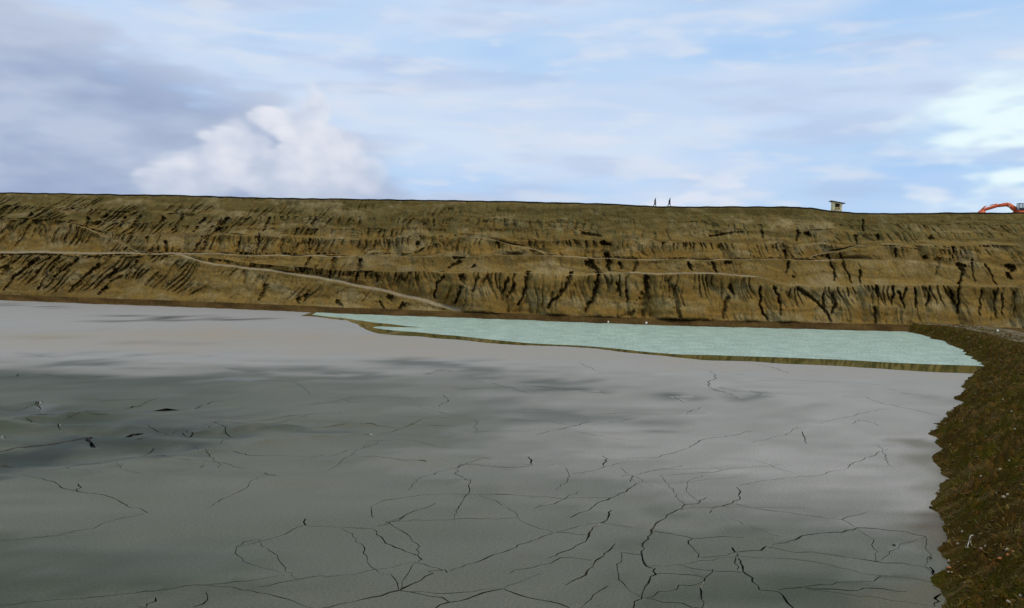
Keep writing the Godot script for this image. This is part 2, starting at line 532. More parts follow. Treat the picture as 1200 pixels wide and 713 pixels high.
			if si < 7:
				carry += [2.4, 2.2, 2.4, 2.2, 1.7, 1.0, 0.6][si] - w
				prof.append([d + w * 0.5 + 0.002, h + w * 0.5 * tilt[si], 100 + si, 0.5, w, w])
				d += w + 0.004
				h += w * tilt[si]
				prof.append([d, h, 100 + si, 1.0, w, w])
				below = w
		rims.append(Vector3(a, d, h))
		var drop := 0.72 * ss(0.44, 0.50, a)
		for q in tail:
			prof.append([d + q[0], h + q[1] - (drop if q[0] > 2.0 and q[0] < 300.0 else 0.0), 200, 0.0, 0.0, 0.0])
		var slant: float = lin([Vector2(-400, 1.2), Vector2(0, 1.05), Vector2(200, 0.75), Vector2(400, 0.42), Vector2(600, 0.25), Vector2(750, 0.1), Vector2(900, -0.15), Vector2(1100, -0.1), Vector2(1200, 0.0)], px)
		var rill: float = lin([Vector2(0, 1.0), Vector2(400, 0.95), Vector2(650, 0.6), Vector2(800, 0.34), Vector2(1200, 0.34)], px)
		for ri in nr:
			var p: Array = prof[ri]
			var dd: float = p[0]
			var hh: float = p[1]
			var id: int = p[2]
			var f: float = p[3]
			var x := a * dd
			var k := ri * nc + ci
			var c := olive
			if id == 200:
				c = Color(0.026, 0.024, 0.018) if ri <= nr - tail.size() + 2 else grey
				dd += soft.get_noise_2d(x * 0.3, 5.0) * 0.08
			elif id == -1:
				c = Color(0.21, 0.13, 0.045).lerp(Color(0.085, 0.052, 0.020), clampf(0.62 + 0.9 * fine.get_noise_2d(x * 0.12, hh * 1.5), 0.0, 1.0))
				if f > 0.0:
					hh += fine.get_noise_2d(x * 0.8, dd * 0.8) * 0.18
			else:
				var on_bench := id >= 100
				var wb: float = ss(0.3, 1.6, p[4])
				var wbelow: float = ss(0.3, 1.6, p[5])
				var wt := 1.0
				if on_bench:
					wt = lerpf(1.0, lerpf(0.55, 0.2, f), wb)
				else:
					var foot := lerpf(1.0, 0.2, wbelow) if id > 0 else 0.2
					var head := lerpf(1.0, 0.6, wb)
					wt = lerpf(lerpf(foot, 1.0, ss(0.0, 0.35, f)), head, ss(0.75, 1.0, f))
					if id == 7:
						wt *= lerpf(0.75, 0.12, ss(0.35, 0.95, f))
				var cliff: float = [0.0, 1.0, 0.15, 0.8, 1.0, 0.25, 0.1, 0.0][id % 100]
				var q := x - slant * hh * (1.0 - 0.8 * cliff) + soft.get_noise_2d(x * 0.11, hh * 0.16) * 0.8 + fine.get_noise_2d(x * 0.4, hh * 0.5) * 0.28
				var n1 := soft.get_noise_2d(q * 0.30, hh * 0.07 + x * 0.013)
				var n2 := soft.get_noise_2d(q * 0.72 + 40.0, hh * 0.13)
				var n3 := fine.get_noise_3d(x * 0.55, hh * 0.55, dd * 0.55)
				var live := clampf(0.68 + soft.get_noise_2d(x * 0.07, hh * 0.22 + 30.0) * 1.0, 0.0, 1.0)
				var r1 := pow(maxf(0.0, 1.0 - absf(n1) * 2.6), 1.5)
				var r2 := pow(maxf(0.0, 1.0 - absf(n2) * 2.4), 1.7)
				var grassy := ss(500.0, 760.0, px) if id == 7 else 0.0
				var cut := (r1 * 1.7 + r2 * 0.75) * rill * live * (1.0 - 0.75 * grassy) * lerpf(1.0, 0.3, ss(0.5, 0.0, cliff) * ss(150.0, 420.0, px) * (0.0 if id % 100 >= 5 else 1.0)) + n3 * (0.42 + 0.3 * grassy)
				cut += soft.get_noise_2d(x * 0.05, hh * 0.11) * 0.7
				var e0 := (hh - 12.0) / dd
				var gl := gully_at(a, e0)
				if on_bench:
					gl *= 0.35
				cut += (0.3 - absf(soft.get_noise_2d((x - slant * hh * (1.0 - cliff)) * 0.085 + 7.0, hh * 0.03))) * lerpf(0.9, 2.8, cliff)
				var nick := pow(maxf(0.0, 1.0 - absf(soft.get_noise_2d(q * 0.55 + 90.0, 4.0 + id * 3.0 + hh * 0.10)) * 3.2), 1.5) * cliff * ss(0.35, 0.8, f) * clampf(0.35 + soft.get_noise_2d(x * 0.11, id * 5.0) * 1.8, 0.0, 1.0)
				if on_bench:
					nick *= 1.0 - f
				dd += cut * wt + gl * 1.35 + nick * 1.7
				# what the earth is made of here
				var v1 := fine.get_noise_3d(x * 0.09, hh * 0.25, 3.0)
				var v2 := fine.get_noise_3d(x * 0.5, hh * 0.5, 9.0)
				c = olive.lerp(ochre, clampf(0.05 + cliff * 0.35 + v1 * 1.4 - (f - 0.5) * 0.5 + v2 * 0.5, 0.0, 1.0) * (0.9 if not on_bench else 0.2))
				c = c.lerp(rust, clampf(v2 * 1.4 - 0.12 + v1 * 0.8, 0.0, 0.75))
				var up := ss(13.0, 21.0, hh)
				c = c.lerp(green, clampf(0.15 + up * 0.75 + v2 * 1.1 + v1 * 0.5, 0.0, 0.95))
				c = c.lerp(grey, clampf(v1 * -1.6 - 0.05 + v2 * 0.4, 0.0, 0.75))
				if on_bench:
					c = c.lerp(grey * 1.1, 0.3 * wb)
					if id <= 103:
						var trod := 0.25
						if id == 101:
							trod = 0.04 + 0.55 * ss(680.0, 700.0, px) * ss(900.0, 850.0, px)
						elif id == 102:
							trod = 0.5 if px < 460.0 or px > 595.0 and px < 650.0 else 0.22
						elif id == 103:
							trod = 0.3
						c = c.lerp(tan_, wb * clampf(trod * (1.0 + v1 * 5.0), 0.0, 0.9))
				var bed := soft.get_noise_2d(hh * 0.75 + v1 * 1.5, x * 0.015)
				c = c * (1.03 + v2 * 0.5 + bed * 0.34)
				if on_bench and (id == 100 or id == 102 and px < 260.0) and p[4] > 1.2:
					bench_of[k] = 1
					c = tan_ * (1.0 + v2 * 0.25)
			c.a = 1.0
			K[k] = c
			V[k] = Vector3(a * dd, hh, -dd)
	grid("terrain", V, K, nc, nr, bench_of)


func grid(called: String, V: PackedVector3Array, K: PackedColorArray, nc: int, nr: int, part: PackedByteArray) -> void:
	var N := PackedVector3Array()
	N.resize(nc * nr)
	for r in nr:
		for c in nc:
			var k := r * nc + c
			var e1 := V[k + (1 if c < nc - 1 else 0)] - V[k - (1 if c > 0 else 0)]
			var e2 := V[k + (nc if r < nr - 1 else 0)] - V[k - (nc if r > 0 else 0)]
			N[k] = e1.cross(e2).normalized()
	var I := PackedInt32Array()
	var P := PackedInt32Array()
	for r in nr - 1:
		for c in nc - 1:
			var k := r * nc + c
			var quad := [k, k + nc, k + 1, k + 1, k + nc, k + nc + 1]
			if part[k + nc] == 1 and part[k + nc + 1] == 1:
				P.append_array(PackedInt32Array(quad))
			else:
				I.append_array(PackedInt32Array(quad))
	structure(place(called, arrays(V, N, K, I), M.earth), "terraced olive brown earth wall of the pit cut by rills", "terrain")
	# the walked path: only the vertices it uses
	var used := {}
	var pv := PackedVector3Array()
	var pn := PackedVector3Array()
	var pc := PackedColorArray()
	var pi := PackedInt32Array()
	for k in P:
		if not used.has(k):
			used[k] = pv.size()
			pv.append(V[k])
			pn.append(N[k])
			pc.append(K[k])
		pi.append(used[k])
	structure(place("path", arrays(pv, pn, pc, pi), M.earth), "pale trodden path along the terrace and down the pit wall", "path")


func rim_at(px: float, py: float) -> Vector3:
	var a := ae(Vector2(px, py)).x
	for i in range(1, rims.size()):
		if rims[i].x >= a:
			return Vector3(a * rims[i].y, rims[i].z, -rims[i].y)
	return Vector3.ZERO


# ------------------------------------------------------------------ cracked mud
var dry := PackedVector2Array()
var sand := PackedVector2Array()
var chalk := PackedVector2Array()
var damp := PackedVector2Array()
var damp2 := PackedVector2Array()
var damp3 := PackedVector2Array()
var streaks: Array = []


func mud_h(x: float, z: float) -> float:
	var u := (x + 27.0) / 24.0
	var v := (z + 57.0) / 13.0
	var zone := exp(-(u * u + v * v) * 1.3)
	var keep := ss(-92.0, -78.0, z)
	if keep <= 0.0:
		return 0.0
	var n := soft.get_noise_2d(x * 0.045 + z * 0.03, z * 0.16) + 0.5 * soft.get_noise_2d(x * 0.12, z * 0.33)
	var fold := pow(1.0 - absf(soft.get_noise_2d(x * 0.03 + 9.0, z * 0.13 + x * 0.02)), 6.0)
	return keep * (0.05 * n + zone * (0.40 * n + 0.5 * fold))


func inside(p: Vector2, poly: PackedVector2Array, spread: float) -> float:
	var s := 0.0
	for k in 6:
		var t := k * 1.047 + 0.3
		var r := spread * (0.45 + 0.55 * (k % 2))
		if Geometry2D.is_point_in_polygon(p + Vector2(cos(t) * r * 2.0, sin(t) * r), poly):
			s += 1.0
	return s / 6.0


func mud_colour(x: float, z: float) -> Color:
	var n1 := fine.get_noise_2d(x * 0.035 + z * 0.012, z * 0.09)
	var n2 := fine.get_noise_2d(x * 0.16, z * 0.4)
	var n4 := fine.get_noise_2d(x * 0.09 + 50.0, z * 0.55)
	var far_ := clampf(-z / 75.0, 0.25, 1.2)
	var p := Vector2(x + (n1 * 9.0 + n2 * 3.0) * far_, z + (n1 * 7.0 + n2 * 2.0 + n4 * 5.0) * far_)
	var light := inside(p, dry, clampf(-z * 0.12, 5.0, 12.0))
	var beige := inside(p, sand, clampf(-z * 0.06, 2.0, 7.0))
	var chalky := inside(p, chalk, clampf(-z * 0.05, 2.0, 6.0))
	var wet := Color(0.142, 0.142, 0.098)
	var slate := Color(0.176, 0.172, 0.124)
	var moss := Color(0.056, 0.068, 0.032)
	var pale := Color(0.430, 0.402, 0.348)
	var c := wet.lerp(slate, clampf(0.5 + n1 * 1.6, 0.0, 1.0))
	c = c.lerp(moss, clampf(n2 * 0.45 + n1 * 0.5 - 0.16 + 0.75 * inside(p, damp, 4.0) + 0.95 * inside(p, damp2, 4.0) + 0.8 * inside(p, damp3, 2.5), 0.0, 0.95))
	c = c.lerp(pale, light * (0.85 + n2 * 0.3))
	c = c.lerp(Color(0.405, 0.385, 0.345), chalky * (0.8 + n2 * 0.5))
	c = c.lerp(Color(0.410, 0.345, 0.250), beige * clampf(0.75 + n2, 0.0, 1.0))
	for s in streaks:
		var b: Vector2 = s[1] - s[0]
		var t := clampf((p - s[0]).dot(b) / b.length_squared(), 0.0, 1.0)
		var q: Vector2 = p - s[0] - b * t
		var r: float = sqrt(q.x * q.x * 0.2 + q.y * q.y) / s[2]
		if r < 1.4:
			c = c.lerp(s[4], ss(1.4, 0.3, r + n2 * 0.8) * s[3])
	c.a = 1.0
	return c


func poly_of(list: Array) -> PackedVector2Array:
	var o := PackedVector2Array()
	for p in list:
		o.append(g2(p[0], p[1]))
	return o


func crack_list() -> Array:
	# [points in the traced order, width in metres]
	return [
		[[[437, 620], [441, 626], [452, 636], [475, 646], [492, 654], [491, 657], [486, 660]], 0.085], [[[486, 660], [503, 665], [519, 671]], 0.07], [[[380, 679], [440, 668], [487, 659]], 0.035],
		[[[370, 713], [400, 707], [467, 693], [493, 682], [508, 673], [510, 670], [524, 673]], 0.10], [[[527, 671], [573, 653], [620, 635], [648, 624]], 0.06], [[[648, 624], [692, 627]], 0.05],
		[[[467, 693], [503, 699], [527, 706]], 0.06], [[[500, 716], [547, 702], [590, 691], [607, 697], [633, 703], [667, 712]], 0.09], [[[590, 691], [633, 673]], 0.03],
		[[[598, 673], [633, 663], [657, 655], [693, 658]], 0.055], [[[643, 655], [672, 643], [690, 628], [695, 618], [707, 612], [717, 598]], 0.09], [[[707, 613], [743, 618]], 0.05],
		[[[668, 607], [693, 595], [715, 584], [750, 567]], 0.07], [[[607, 608], [648, 624]], 0.04], [[[663, 687], [690, 668], [713, 647], [722, 637]], 0.07], [[[680, 713], [693, 702], [713, 688]], 0.06],
		[[[735, 717], [752, 702], [760, 685], [769, 675], [768, 667], [758, 665], [752, 650], [753, 638], [760, 632], [763, 621], [782, 603], [803, 591], [818, 590], [828, 583]], 0.12],
		[[[728, 648], [753, 651]], 0.08], [[[752, 702], [800, 707], [822, 713]], 0.07], [[[820, 715], [825, 683], [835, 668]], 0.08], [[[770, 674], [807, 675], [827, 679]], 0.06], [[[795, 663], [833, 670], [868, 671]], 0.06],
		[[[858, 642], [865, 650], [870, 670], [882, 678], [890, 692]], 0.11], [[[863, 652], [861, 660], [864, 668]], 0.05], [[[766, 622], [793, 627], [813, 632], [847, 629], [872, 631]], 0.085], [[[812, 632], [812, 642], [818, 653]], 0.06],
		[[[865, 647], [892, 645], [898, 640], [906, 641]], 0.08], [[[905, 638], [940, 628], [977, 624], [1005, 619], [1040, 622], [1085, 629]], 0.085], [[[907, 642], [933, 647], [983, 651], [1027, 658], [1090, 666]], 0.085],
		[[[890, 692], [912, 694], [920, 703], [930, 714]], 0.10], [[[913, 692], [940, 689], [993, 693], [1013, 690], [1063, 694]], 0.08], [[[832, 600], [858, 589], [867, 585], [868, 577], [863, 572]], 0.075],
		[[[863, 572], [887, 565], [920, 561], [960, 558], [987, 551]], 0.045], [[[863, 590], [907, 598], [953, 605], [987, 609], [1005, 619]], 0.06], [[[987, 609], [1017, 600]], 0.045],
		[[[1090, 664], [1093, 673], [1104, 679]], 0.10], [[[1108, 693], [1098, 700], [1101, 706], [1096, 712]], 0.10], [[[855, 607], [897, 623], [920, 630]], 0.03], [[[1000, 668], [1043, 675], [1090, 682]], 0.045],
		[[[733, 537], [770, 536], [808, 525], [820, 517], [850, 512], [884, 505]], 0.06], [[[773, 557], [815, 554], [855, 549], [913, 545]], 0.05], [[[940, 506], [944, 513], [944, 520]], 0.08], [[[989, 551], [1010, 540], [1042, 525]], 0.05],
		[[[728, 558], [735, 556], [742, 557], [739, 566]], 0.10], [[[706, 535], [711, 541], [707, 546]], 0.09], [[[745, 556], [775, 549], [800, 545]], 0.05], [[[1000, 498], [1010, 492], [1030, 500]], 0.06], [[[960, 497], [985, 490], [1035, 480]], 0.05], [[[880, 520], [920, 510], [935, 500]], 0.04],
		[[[0, 709], [60, 704], [132, 699], [241, 688], [334, 676]], 0.05], [[[162, 712], [172, 709], [182, 702]], 0.07], [[[226, 712], [243, 704], [241, 696]], 0.07], [[[303, 690], [350, 681], [400, 676]], 0.05],
		[[[-10, 635], [66, 629], [110, 620], [136, 609], [173, 600]], 0.05], [[[173, 600], [132, 584], [90, 577], [26, 558]], 0.05], [[[90, 577], [95, 573], [91, 569]], 0.08], [[[13, 556], [97, 545], [162, 536], [180, 525]], 0.07],
		[[[277, 641], [285, 635], [303, 632]], 0.055], [[[272, 530], [307, 536], [369, 538]], 0.07], [[[189, 536], [206, 540], [263, 543], [303, 551]], 0.045], [[[312, 555], [314, 559], [323, 560]], 0.10], [[[211, 483], [246, 472], [281, 466]], 0.07],
		[[[259, 499], [303, 494], [364, 488], [400, 483]], 0.09], [[[347, 477], [380, 474], [425, 464]], 0.08], [[[218, 506], [226, 510], [222, 517]], 0.10], [[[250, 497], [272, 513], [258, 521]], 0.06], [[[358, 609], [358, 616]], 0.10], [[[358, 616], [400, 618]], 0.03],
		[[[-20, 535], [0, 532], [57, 525], [105, 518], [110, 527]], 0.3], [[[140, 516], [155, 513], [168, 512]], 0.26], [[[160, 521], [175, 517], [187, 515]], 0.28], [[[11, 479], [26, 478], [46, 472], [47, 479]], 0.14], [[[-20, 541], [0, 541], [16, 542]], 0.5],
		[[[80, 491], [95, 488], [120, 487], [130, 482]], 0.12], [[[30, 492], [55, 495], [70, 504]], 0.10], [[[110, 481], [140, 478], [185, 468]], 0.09], [[[-10, 443], [20, 442], [22, 438]], 0.10], [[[125, 543], [150, 555], [215, 566]], 0.03],
		[[[245, 506], [285, 502], [330, 496]], 0.06], [[[370, 500], [420, 497], [470, 500]], 0.05], [[[430, 520], [470, 517], [520, 522]], 0.05], [[[240, 597], [255, 588], [262, 584]], 0.03], [[[437, 607], [434, 595], [450, 586], [475, 583], [510, 580]], 0.05],
		[[[452, 612], [478, 603], [510, 590]], 0.06], [[[438, 620], [400, 618]], 0.04], [[[441, 617], [458, 612], [475, 604]], 0.06], [[[510, 580], [560, 580], [600, 581], [660, 585], [715, 584]], 0.045], [[[420, 538], [460, 540], [500, 542]], 0.05], [[[540, 544], [600, 547], [650, 545]], 0.05],
		[[[535, 565], [545, 564], [552, 565]], 0.10], [[[490, 541], [500, 542]], 0.12], [[[580, 580], [602, 581]], 0.10], [[[400, 470], [440, 465], [490, 467]], 0.07], [[[620, 536], [623, 545], [615, 545]], 0.08], [[[520, 462], [525, 470], [515, 478]], 0.07], [[[628, 510], [660, 503], [690, 495]], 0.07],
	]


var cells := {}


func add_crack(pts: Array, width: float, quads: Array) -> void:
	# meander, then a ribbon of quads
	var line: Array[Vector2] = []
	for i in range(pts.size() - 1):
		var p: Vector2 = pts[i]
		var q: Vector2 = pts[i + 1]
		var n := clampi(int(p.distance_to(q) / 0.32), 2, 30)
		for k in n:
			var t := float(k) / n
			var m := p.lerp(q, t)
			var side := (q - p).orthogonal().normalized()
			var bend := 0.0 if (k == 0) else soft.get_noise_2d(m.x * 1.1, m.y * 1.1) * 0.08 + soft.get_noise_2d(m.x * 3.9, m.y * 3.9) * 0.08 + soft.get_noise_2d(m.x * 0.35, m.y * 0.35) * 0.22 * sin(t * PI)
			line.append(m + side * bend)
	line.append(pts[pts.size() - 1])
	var L: Array[Vector2] = []
	var R: Array[Vector2] = []
	var cnt := line.size()
	for i in cnt:
		var dir := (line[mini(i + 1, cnt - 1)] - line[maxi(i - 1, 0)]).normalized()
		var s := dir.orthogonal()
		var f := float(i) / (cnt - 1)
		var w := width * (0.55 + 0.45 * pow(sin(clampf(f, 0.04, 0.96) * PI), 0.6)) * (0.9 + 0.55 * soft.get_noise_2d(line[i].x * 0.9 + 30.0, line[i].y * 0.9))
		w = maxf(w, 0.012)
		L.append(line[i] + s * w * 0.5)
		R.append(line[i] - s * w * 0.5)
	for i in cnt - 1:
		quads.append([L[i], L[i + 1], R[i + 1], R[i]])


func build_mud() -> void:
	dry = poly_of([[-700, 345], [-300, 425], [0, 424], [120, 432], [250, 438], [420, 430], [560, 429], [640, 446], [680, 466], [690, 500], [650, 540], [760, 562], [880, 590], [990, 592], [1060, 605], [1110, 640], [1300, 640], [1300, 380], [600, 360]])
	chalk = poly_of([[-700, 330], [-300, 420], [0, 418], [200, 424], [420, 424], [600, 428], [760, 440], [900, 448], [1140, 452], [1300, 430], [1300, 380], [600, 350]])
	damp = poly_of([[-400, 430], [0, 432], [210, 440], [330, 452], [300, 480], [250, 515], [180, 548], [0, 570], [-400, 570]])
	damp2 = poly_of([[-400, 615], [0, 618], [150, 622], [270, 650], [330, 700], [350, 760], [-400, 800]])
	damp3 = poly_of([[740, 690], [860, 625], [960, 600], [1130, 606], [1130, 760], [740, 760]])
	sand = poly_of([[-300, 392], [0, 388], [250, 384], [430, 393], [600, 406], [800, 422], [1000, 434], [1140, 440], [1130, 447], [900, 436], [700, 424], [560, 416], [400, 411], [200, 412], [0, 404], [-300, 412]])
	var brown := Color(0.085, 0.070, 0.050)
	var dark := Color(0.105, 0.110, 0.085)
	var pale := Color(0.25, 0.25, 0.235)
	for s in [[[50, 366], [270, 376], 1.6, 0.95, brown], [[90, 374], [200, 377], 1.2, 0.8, brown], [[130, 370], [300, 373], 0.7, 0.7, brown], [[0, 357], [60, 360], 1.0, 0.7, brown], [[60, 428], [105, 424], 1.5, 0.85, dark], [[600, 447], [815, 462], 1.3, 0.9, dark], [[600, 440], [700, 448], 0.8, 0.6, dark], [[870, 463], [900, 464], 0.8, 0.7, dark],
			[[230, 440], [560, 431], 2.2, 0.75, dark], [[200, 458], [420, 446], 0.8, 0.6, Color(0.09, 0.098, 0.07)], [[206, 459], [262, 451], 0.55, 0.9, pale], [[280, 448], [350, 443], 0.5, 0.6, pale], [[135, 503], [168, 505], 0.6, 0.95, pale], [[30, 486], [70, 481], 0.7, 0.8, pale],
			[[-40, 545], [120, 524], 1.9, 0.95, Color(0.035, 0.043, 0.026)], [[0, 478], [190, 508], 2.0, 0.75, Color(0.048, 0.058, 0.036)], [[130, 517], [200, 513], 1.3, 0.8, Color(0.04, 0.05, 0.03)], [[0, 440], [200, 446], 2.5, 0.6, Color(0.06, 0.07, 0.045)], [[200, 505], [330, 496], 1.4, 0.6, Color(0.05, 0.058, 0.038)], [[230, 495], [340, 500], 1.2, 0.5, Color(0.085, 0.09, 0.07)], [[600, 480], [700, 492], 2.0, 0.6, dark], [[370, 452], [620, 458], 1.4, 0.5, dark],
			[[0, 412], [160, 413], 1.5, 0.35, dark], [[150, 416], [240, 415], 0.8, 0.4, dark], [[60, 398], [230, 400], 1.2, 0.25, brown], [[100, 640], [250, 640], 1.6, 0.35, Color(0.08, 0.098, 0.07)], [[60, 690], [200, 665], 1.2, 0.35, Color(0.08, 0.098, 0.07)],
			[[1086, 520], [1104, 713], 1.3, 0.65, Color(0.150, 0.122, 0.062)], [[1092, 590], [1104, 640], 0.6, 0.8, Color(0.12, 0.085, 0.045)], [[1075, 600], [1105, 660], 0.5, 0.5, Color(0.13, 0.10, 0.06)]]:
		streaks.append([g2(s[0][0], s[0][1]), g2(s[1][0], s[1][1]), s[2], s[3], s[4]])
	var quads := []
	var knots: Array[Vector2] = []
	var lines := []
	var rows := crack_list()
	for c in rows:
		var pts := []
		for p in c[0]:
			pts.append(g2(p[0], p[1]))
		add_crack(pts, minf(c[1] * 1.05, 0.09) if c[1] < 0.2 else c[1], quads)
		for i in pts.size():
			if pts[i].y > -52.0 and pts[i].x > -14.0:
				knots.append(pts[i])
			if i > 0:
				lines.append([pts[i - 1], pts[i]])
	var r := RandomNumberGenerator.new()
	r.seed = 515
	# fine cracks that join the larger ones into plates
	var joined := 0
	for k in 900:
		var p := knots[r.randi_range(0, knots.size() - 1)]
		var q := knots[r.randi_range(0, knots.size() - 1)]
		var far := p.distance_to(q)
		var free := joined < 26 and far > 1.6 and far < 6.0
		if free:
			for l in lines:
				if Geometry2D.segment_intersects_segment(p.lerp(q, 0.06), p.lerp(q, 0.94), l[0], l[1]) != null or Geometry2D.get_closest_point_to_segment(p.lerp(q, 0.5), l[0], l[1]).distance_to(p.lerp(q, 0.5)) < 0.55:
					free = false
					break
		if free:
			joined += 1
			lines.append([p, q])
			var bow := (q - p).orthogonal() * r.randf_range(-0.14, 0.14)
			add_crack([p, p.lerp(q, 0.35) + bow, p.lerp(q, 0.7) + bow * 0.7, q], r.randf_range(0.028, 0.05), quads)
	# hairline cracks further out
	for k in 55:
		var d := 42.0 * pow(2.3, r.randf())
		var p := Vector2(r.randf_range(-0.62, 0.46) * d, -d)
		var ang := r.randf_range(0, TAU)
		var pts := [p]
		for j in r.randi_range(2, 6):
			ang += r.randf_range(-0.4, 0.4)
			p += Vector2(cos(ang), sin(ang)) * r.randf_range(0.5, 1.9) * (d / 45.0)
			pts.append(p)
		add_crack(pts, r.randf_range(0.02, 0.045) * (d / 42.0), quads)
	# tiles
	var tiles := []
	var z := -8.0
	while z > -225.0:
		var st := 1.0 if z > -62.0 else (2.0 if z > -100.0 else 4.0)
		if z > -24.0:
			st = 2.0
		var reach := maxf(40.0, -z * 0.95)
		var x := -ceilf(reach / st) * st
		while x < minf(reach, 110.0):
			tiles.append(Rect2(x, z - st, st, st))
			x += st
		z -= st
	# which quads touch which 4 m cell
	for q in quads:
		var b := Rect2(q[0], Vector2.ZERO).expand(q[1]).expand(q[2]).expand(q[3])
		for cx in range(int(floor(b.position.x / 4.0)), int(floor(b.end.x / 4.0)) + 1):
			for cz in range(int(floor(b.position.y / 4.0)), int(floor(b.end.y / 4.0)) + 1):
				var key := Vector2i(cx, cz)
				if not cells.has(key):
					cells[key] = []
				cells[key].append([b, PackedVector2Array(q)])
	var V := PackedVector3Array()
	var N := PackedVector3Array()
	var K := PackedColorArray()
	for t in tiles:
		var hits := []
		for q in cells.get(Vector2i(floor((t.position.x + 0.01) / 4.0), floor((t.position.y + 0.01) / 4.0)), []):
			if q[0].intersects(t):
				hits.append(q)
		cut_tile(t, hits, 0, V, N, K)
	var colour_cache := {}
	for i in V.size():
		var p := V[i]
		var key := Vector2i(int(round(p.x * 200.0)), int(round(p.z * 200.0)))
		if not colour_cache.has(key):
			var e := 0.15
			var h0 := mud_h(p.x, p.z)
			var nx := mud_h(p.x + e, p.z) - mud_h(p.x - e, p.z)
			var nz := mud_h(p.x, p.z + e) - mud_h(p.x, p.z - e)
			colour_cache[key] = [mud_colour(p.x, p.z), Vector3(-nx, 2.0 * e, -nz).normalized(), h0]
		var got: Array = colour_cache[key]
		K[i] = got[0]
		N[i] = got[1]
		V[i] = Vector3(p.x, got[2], p.z)
	var mud := place("mud_flat", arrays(V, N, K, PackedInt32Array()), M.mud)
	structure(mud, "wide flat of grey drying mud with branching cracks", "mud")
	# sides of the cracks, undercut shape added so the openings hold deep shade
	var wv := PackedVector3Array()
	var wn := PackedVector3Array()
	for q in quads:
		for s in [[0, 1], [3, 2]]:
			var p: Vector2 = q[s[0]]
			var w: Vector2 = q[s[1]]
			var hp := mud_h(p.x, p.y) - 0.001
			var hw := mud_h(w.x, w.y) - 0.001
			var a := Vector3(p.x, hp, p.y)
			var b := Vector3(w.x, hw, w.y)
			var mid: Vector2 = (q[0] + q[1] + q[2] + q[3]) / 4.0
			var n := Vector3(mid.x - (p.x + w.x) / 2.0, 0, mid.y - (p.y + w.y) / 2.0).normalized()
			var lip := Vector3(0, -0.05, 0) - n * 0.07
			var lo := Vector3(0, -0.42, 0) - n * 0.34
			wv.append_array([a, b, b + lip, a, b + lip, a + lip, a + lip, b + lip, b + lo, a + lip, b + lo, a + lo])
			for k in 12:
				wn.append((n + Vector3(0, -0.6, 0)).normalized())
	var side := place("crack_walls", arrays(wv, wn, PackedColorArray(), PackedInt32Array()), M.crack, mud)
	side.set_meta("label", "sides of the drying cracks, undercut to keep the openings in shade")
	side.set_meta("kind", "stuff")
	var bed := PlaneMesh.new()
	bed.size = Vector2(520, 235)
	var o := place("crack_floor", bed, M.crack, mud)
	o.position = Vector3(-60, -0.40, -118)


func cut_tile(t: Rect2, hits: Array, deep: int, V: PackedVector3Array, N: PackedVector3Array, K: PackedColorArray) -> void:
	var square := PackedVector2Array([t.position, t.position + Vector2(t.size.x, 0), t.end, t.position + Vector2(0, t.size.y)])
	var pieces := [square]
	for q in hits:
		var next := []
		for p in pieces:
			var got := Geometry2D.clip_polygons(p, q[1])
			for g in got:
				if Geometry2D.is_polygon_clockwise(g) and got.size() > 1 or g.size() < 3:
					if g.size() >= 3 and deep < 7:
						var hs := t.size / 2.0
						for k in 4:
							var sub := Rect2(t.position + Vector2(hs.x * (k % 2), hs.y * (k / 2)), hs)
							var few := []
							for h in hits:
								if h[0].intersects(sub):
									few.append(h)
							cut_tile(sub, few, deep + 1, V, N, K)
						return
					continue
				next.append(g)
		pieces = next
	for p in pieces:
		var tri := Geometry2D.triangulate_polygon(p)
		for i in range(0, tri.size(), 3):
			for k in [0, 1, 2]:
				var v: Vector2 = p[tri[i + k]]
				V.append(Vector3(v.x, 0, v.y))
				N.append(Vector3.UP)
				K.append(Color.WHITE)


# ------------------------------------------------------------------ pond
func sheet(called: String, poly: PackedVector2Array, y: float, m: Material) -> MeshInstance3D:
	var tri := Geometry2D.triangulate_polygon(poly)
	var V := PackedVector3Array()
	var N := PackedVector3Array()
	for i in tri:
		V.append(Vector3(poly[i].x, y, poly[i].y))
		N.append(Vector3.UP)
	return place(called, arrays(V, N, PackedColorArray(), PackedInt32Array()), m)


func wavy(list: Array, amount: float, sd: float) -> PackedVector2Array:
	# smooth curve through traced shore points with small natural wobbles
	var c := Curve2D.new()
	for p in list:
		c.add_point(g2(p[0], p[1]))
	var out := PackedVector2Array()
	var len_ := c.get_baked_length()
	var n := int(len_ / 1.2)
	for i in n + 1:
		var p := c.sample_baked(len_ * i / n)
		var o := soft.get_noise_2d(p.x * 0.11 + sd, p.y * 0.11) * amount + soft.get_noise_2d(p.x * 0.5 + sd, p.y * 0.5) * amount * 0.3
		out.append(p + Vector2(0, o * clampf(-p.y / 120.0, 0.5, 1.5)))
	return out


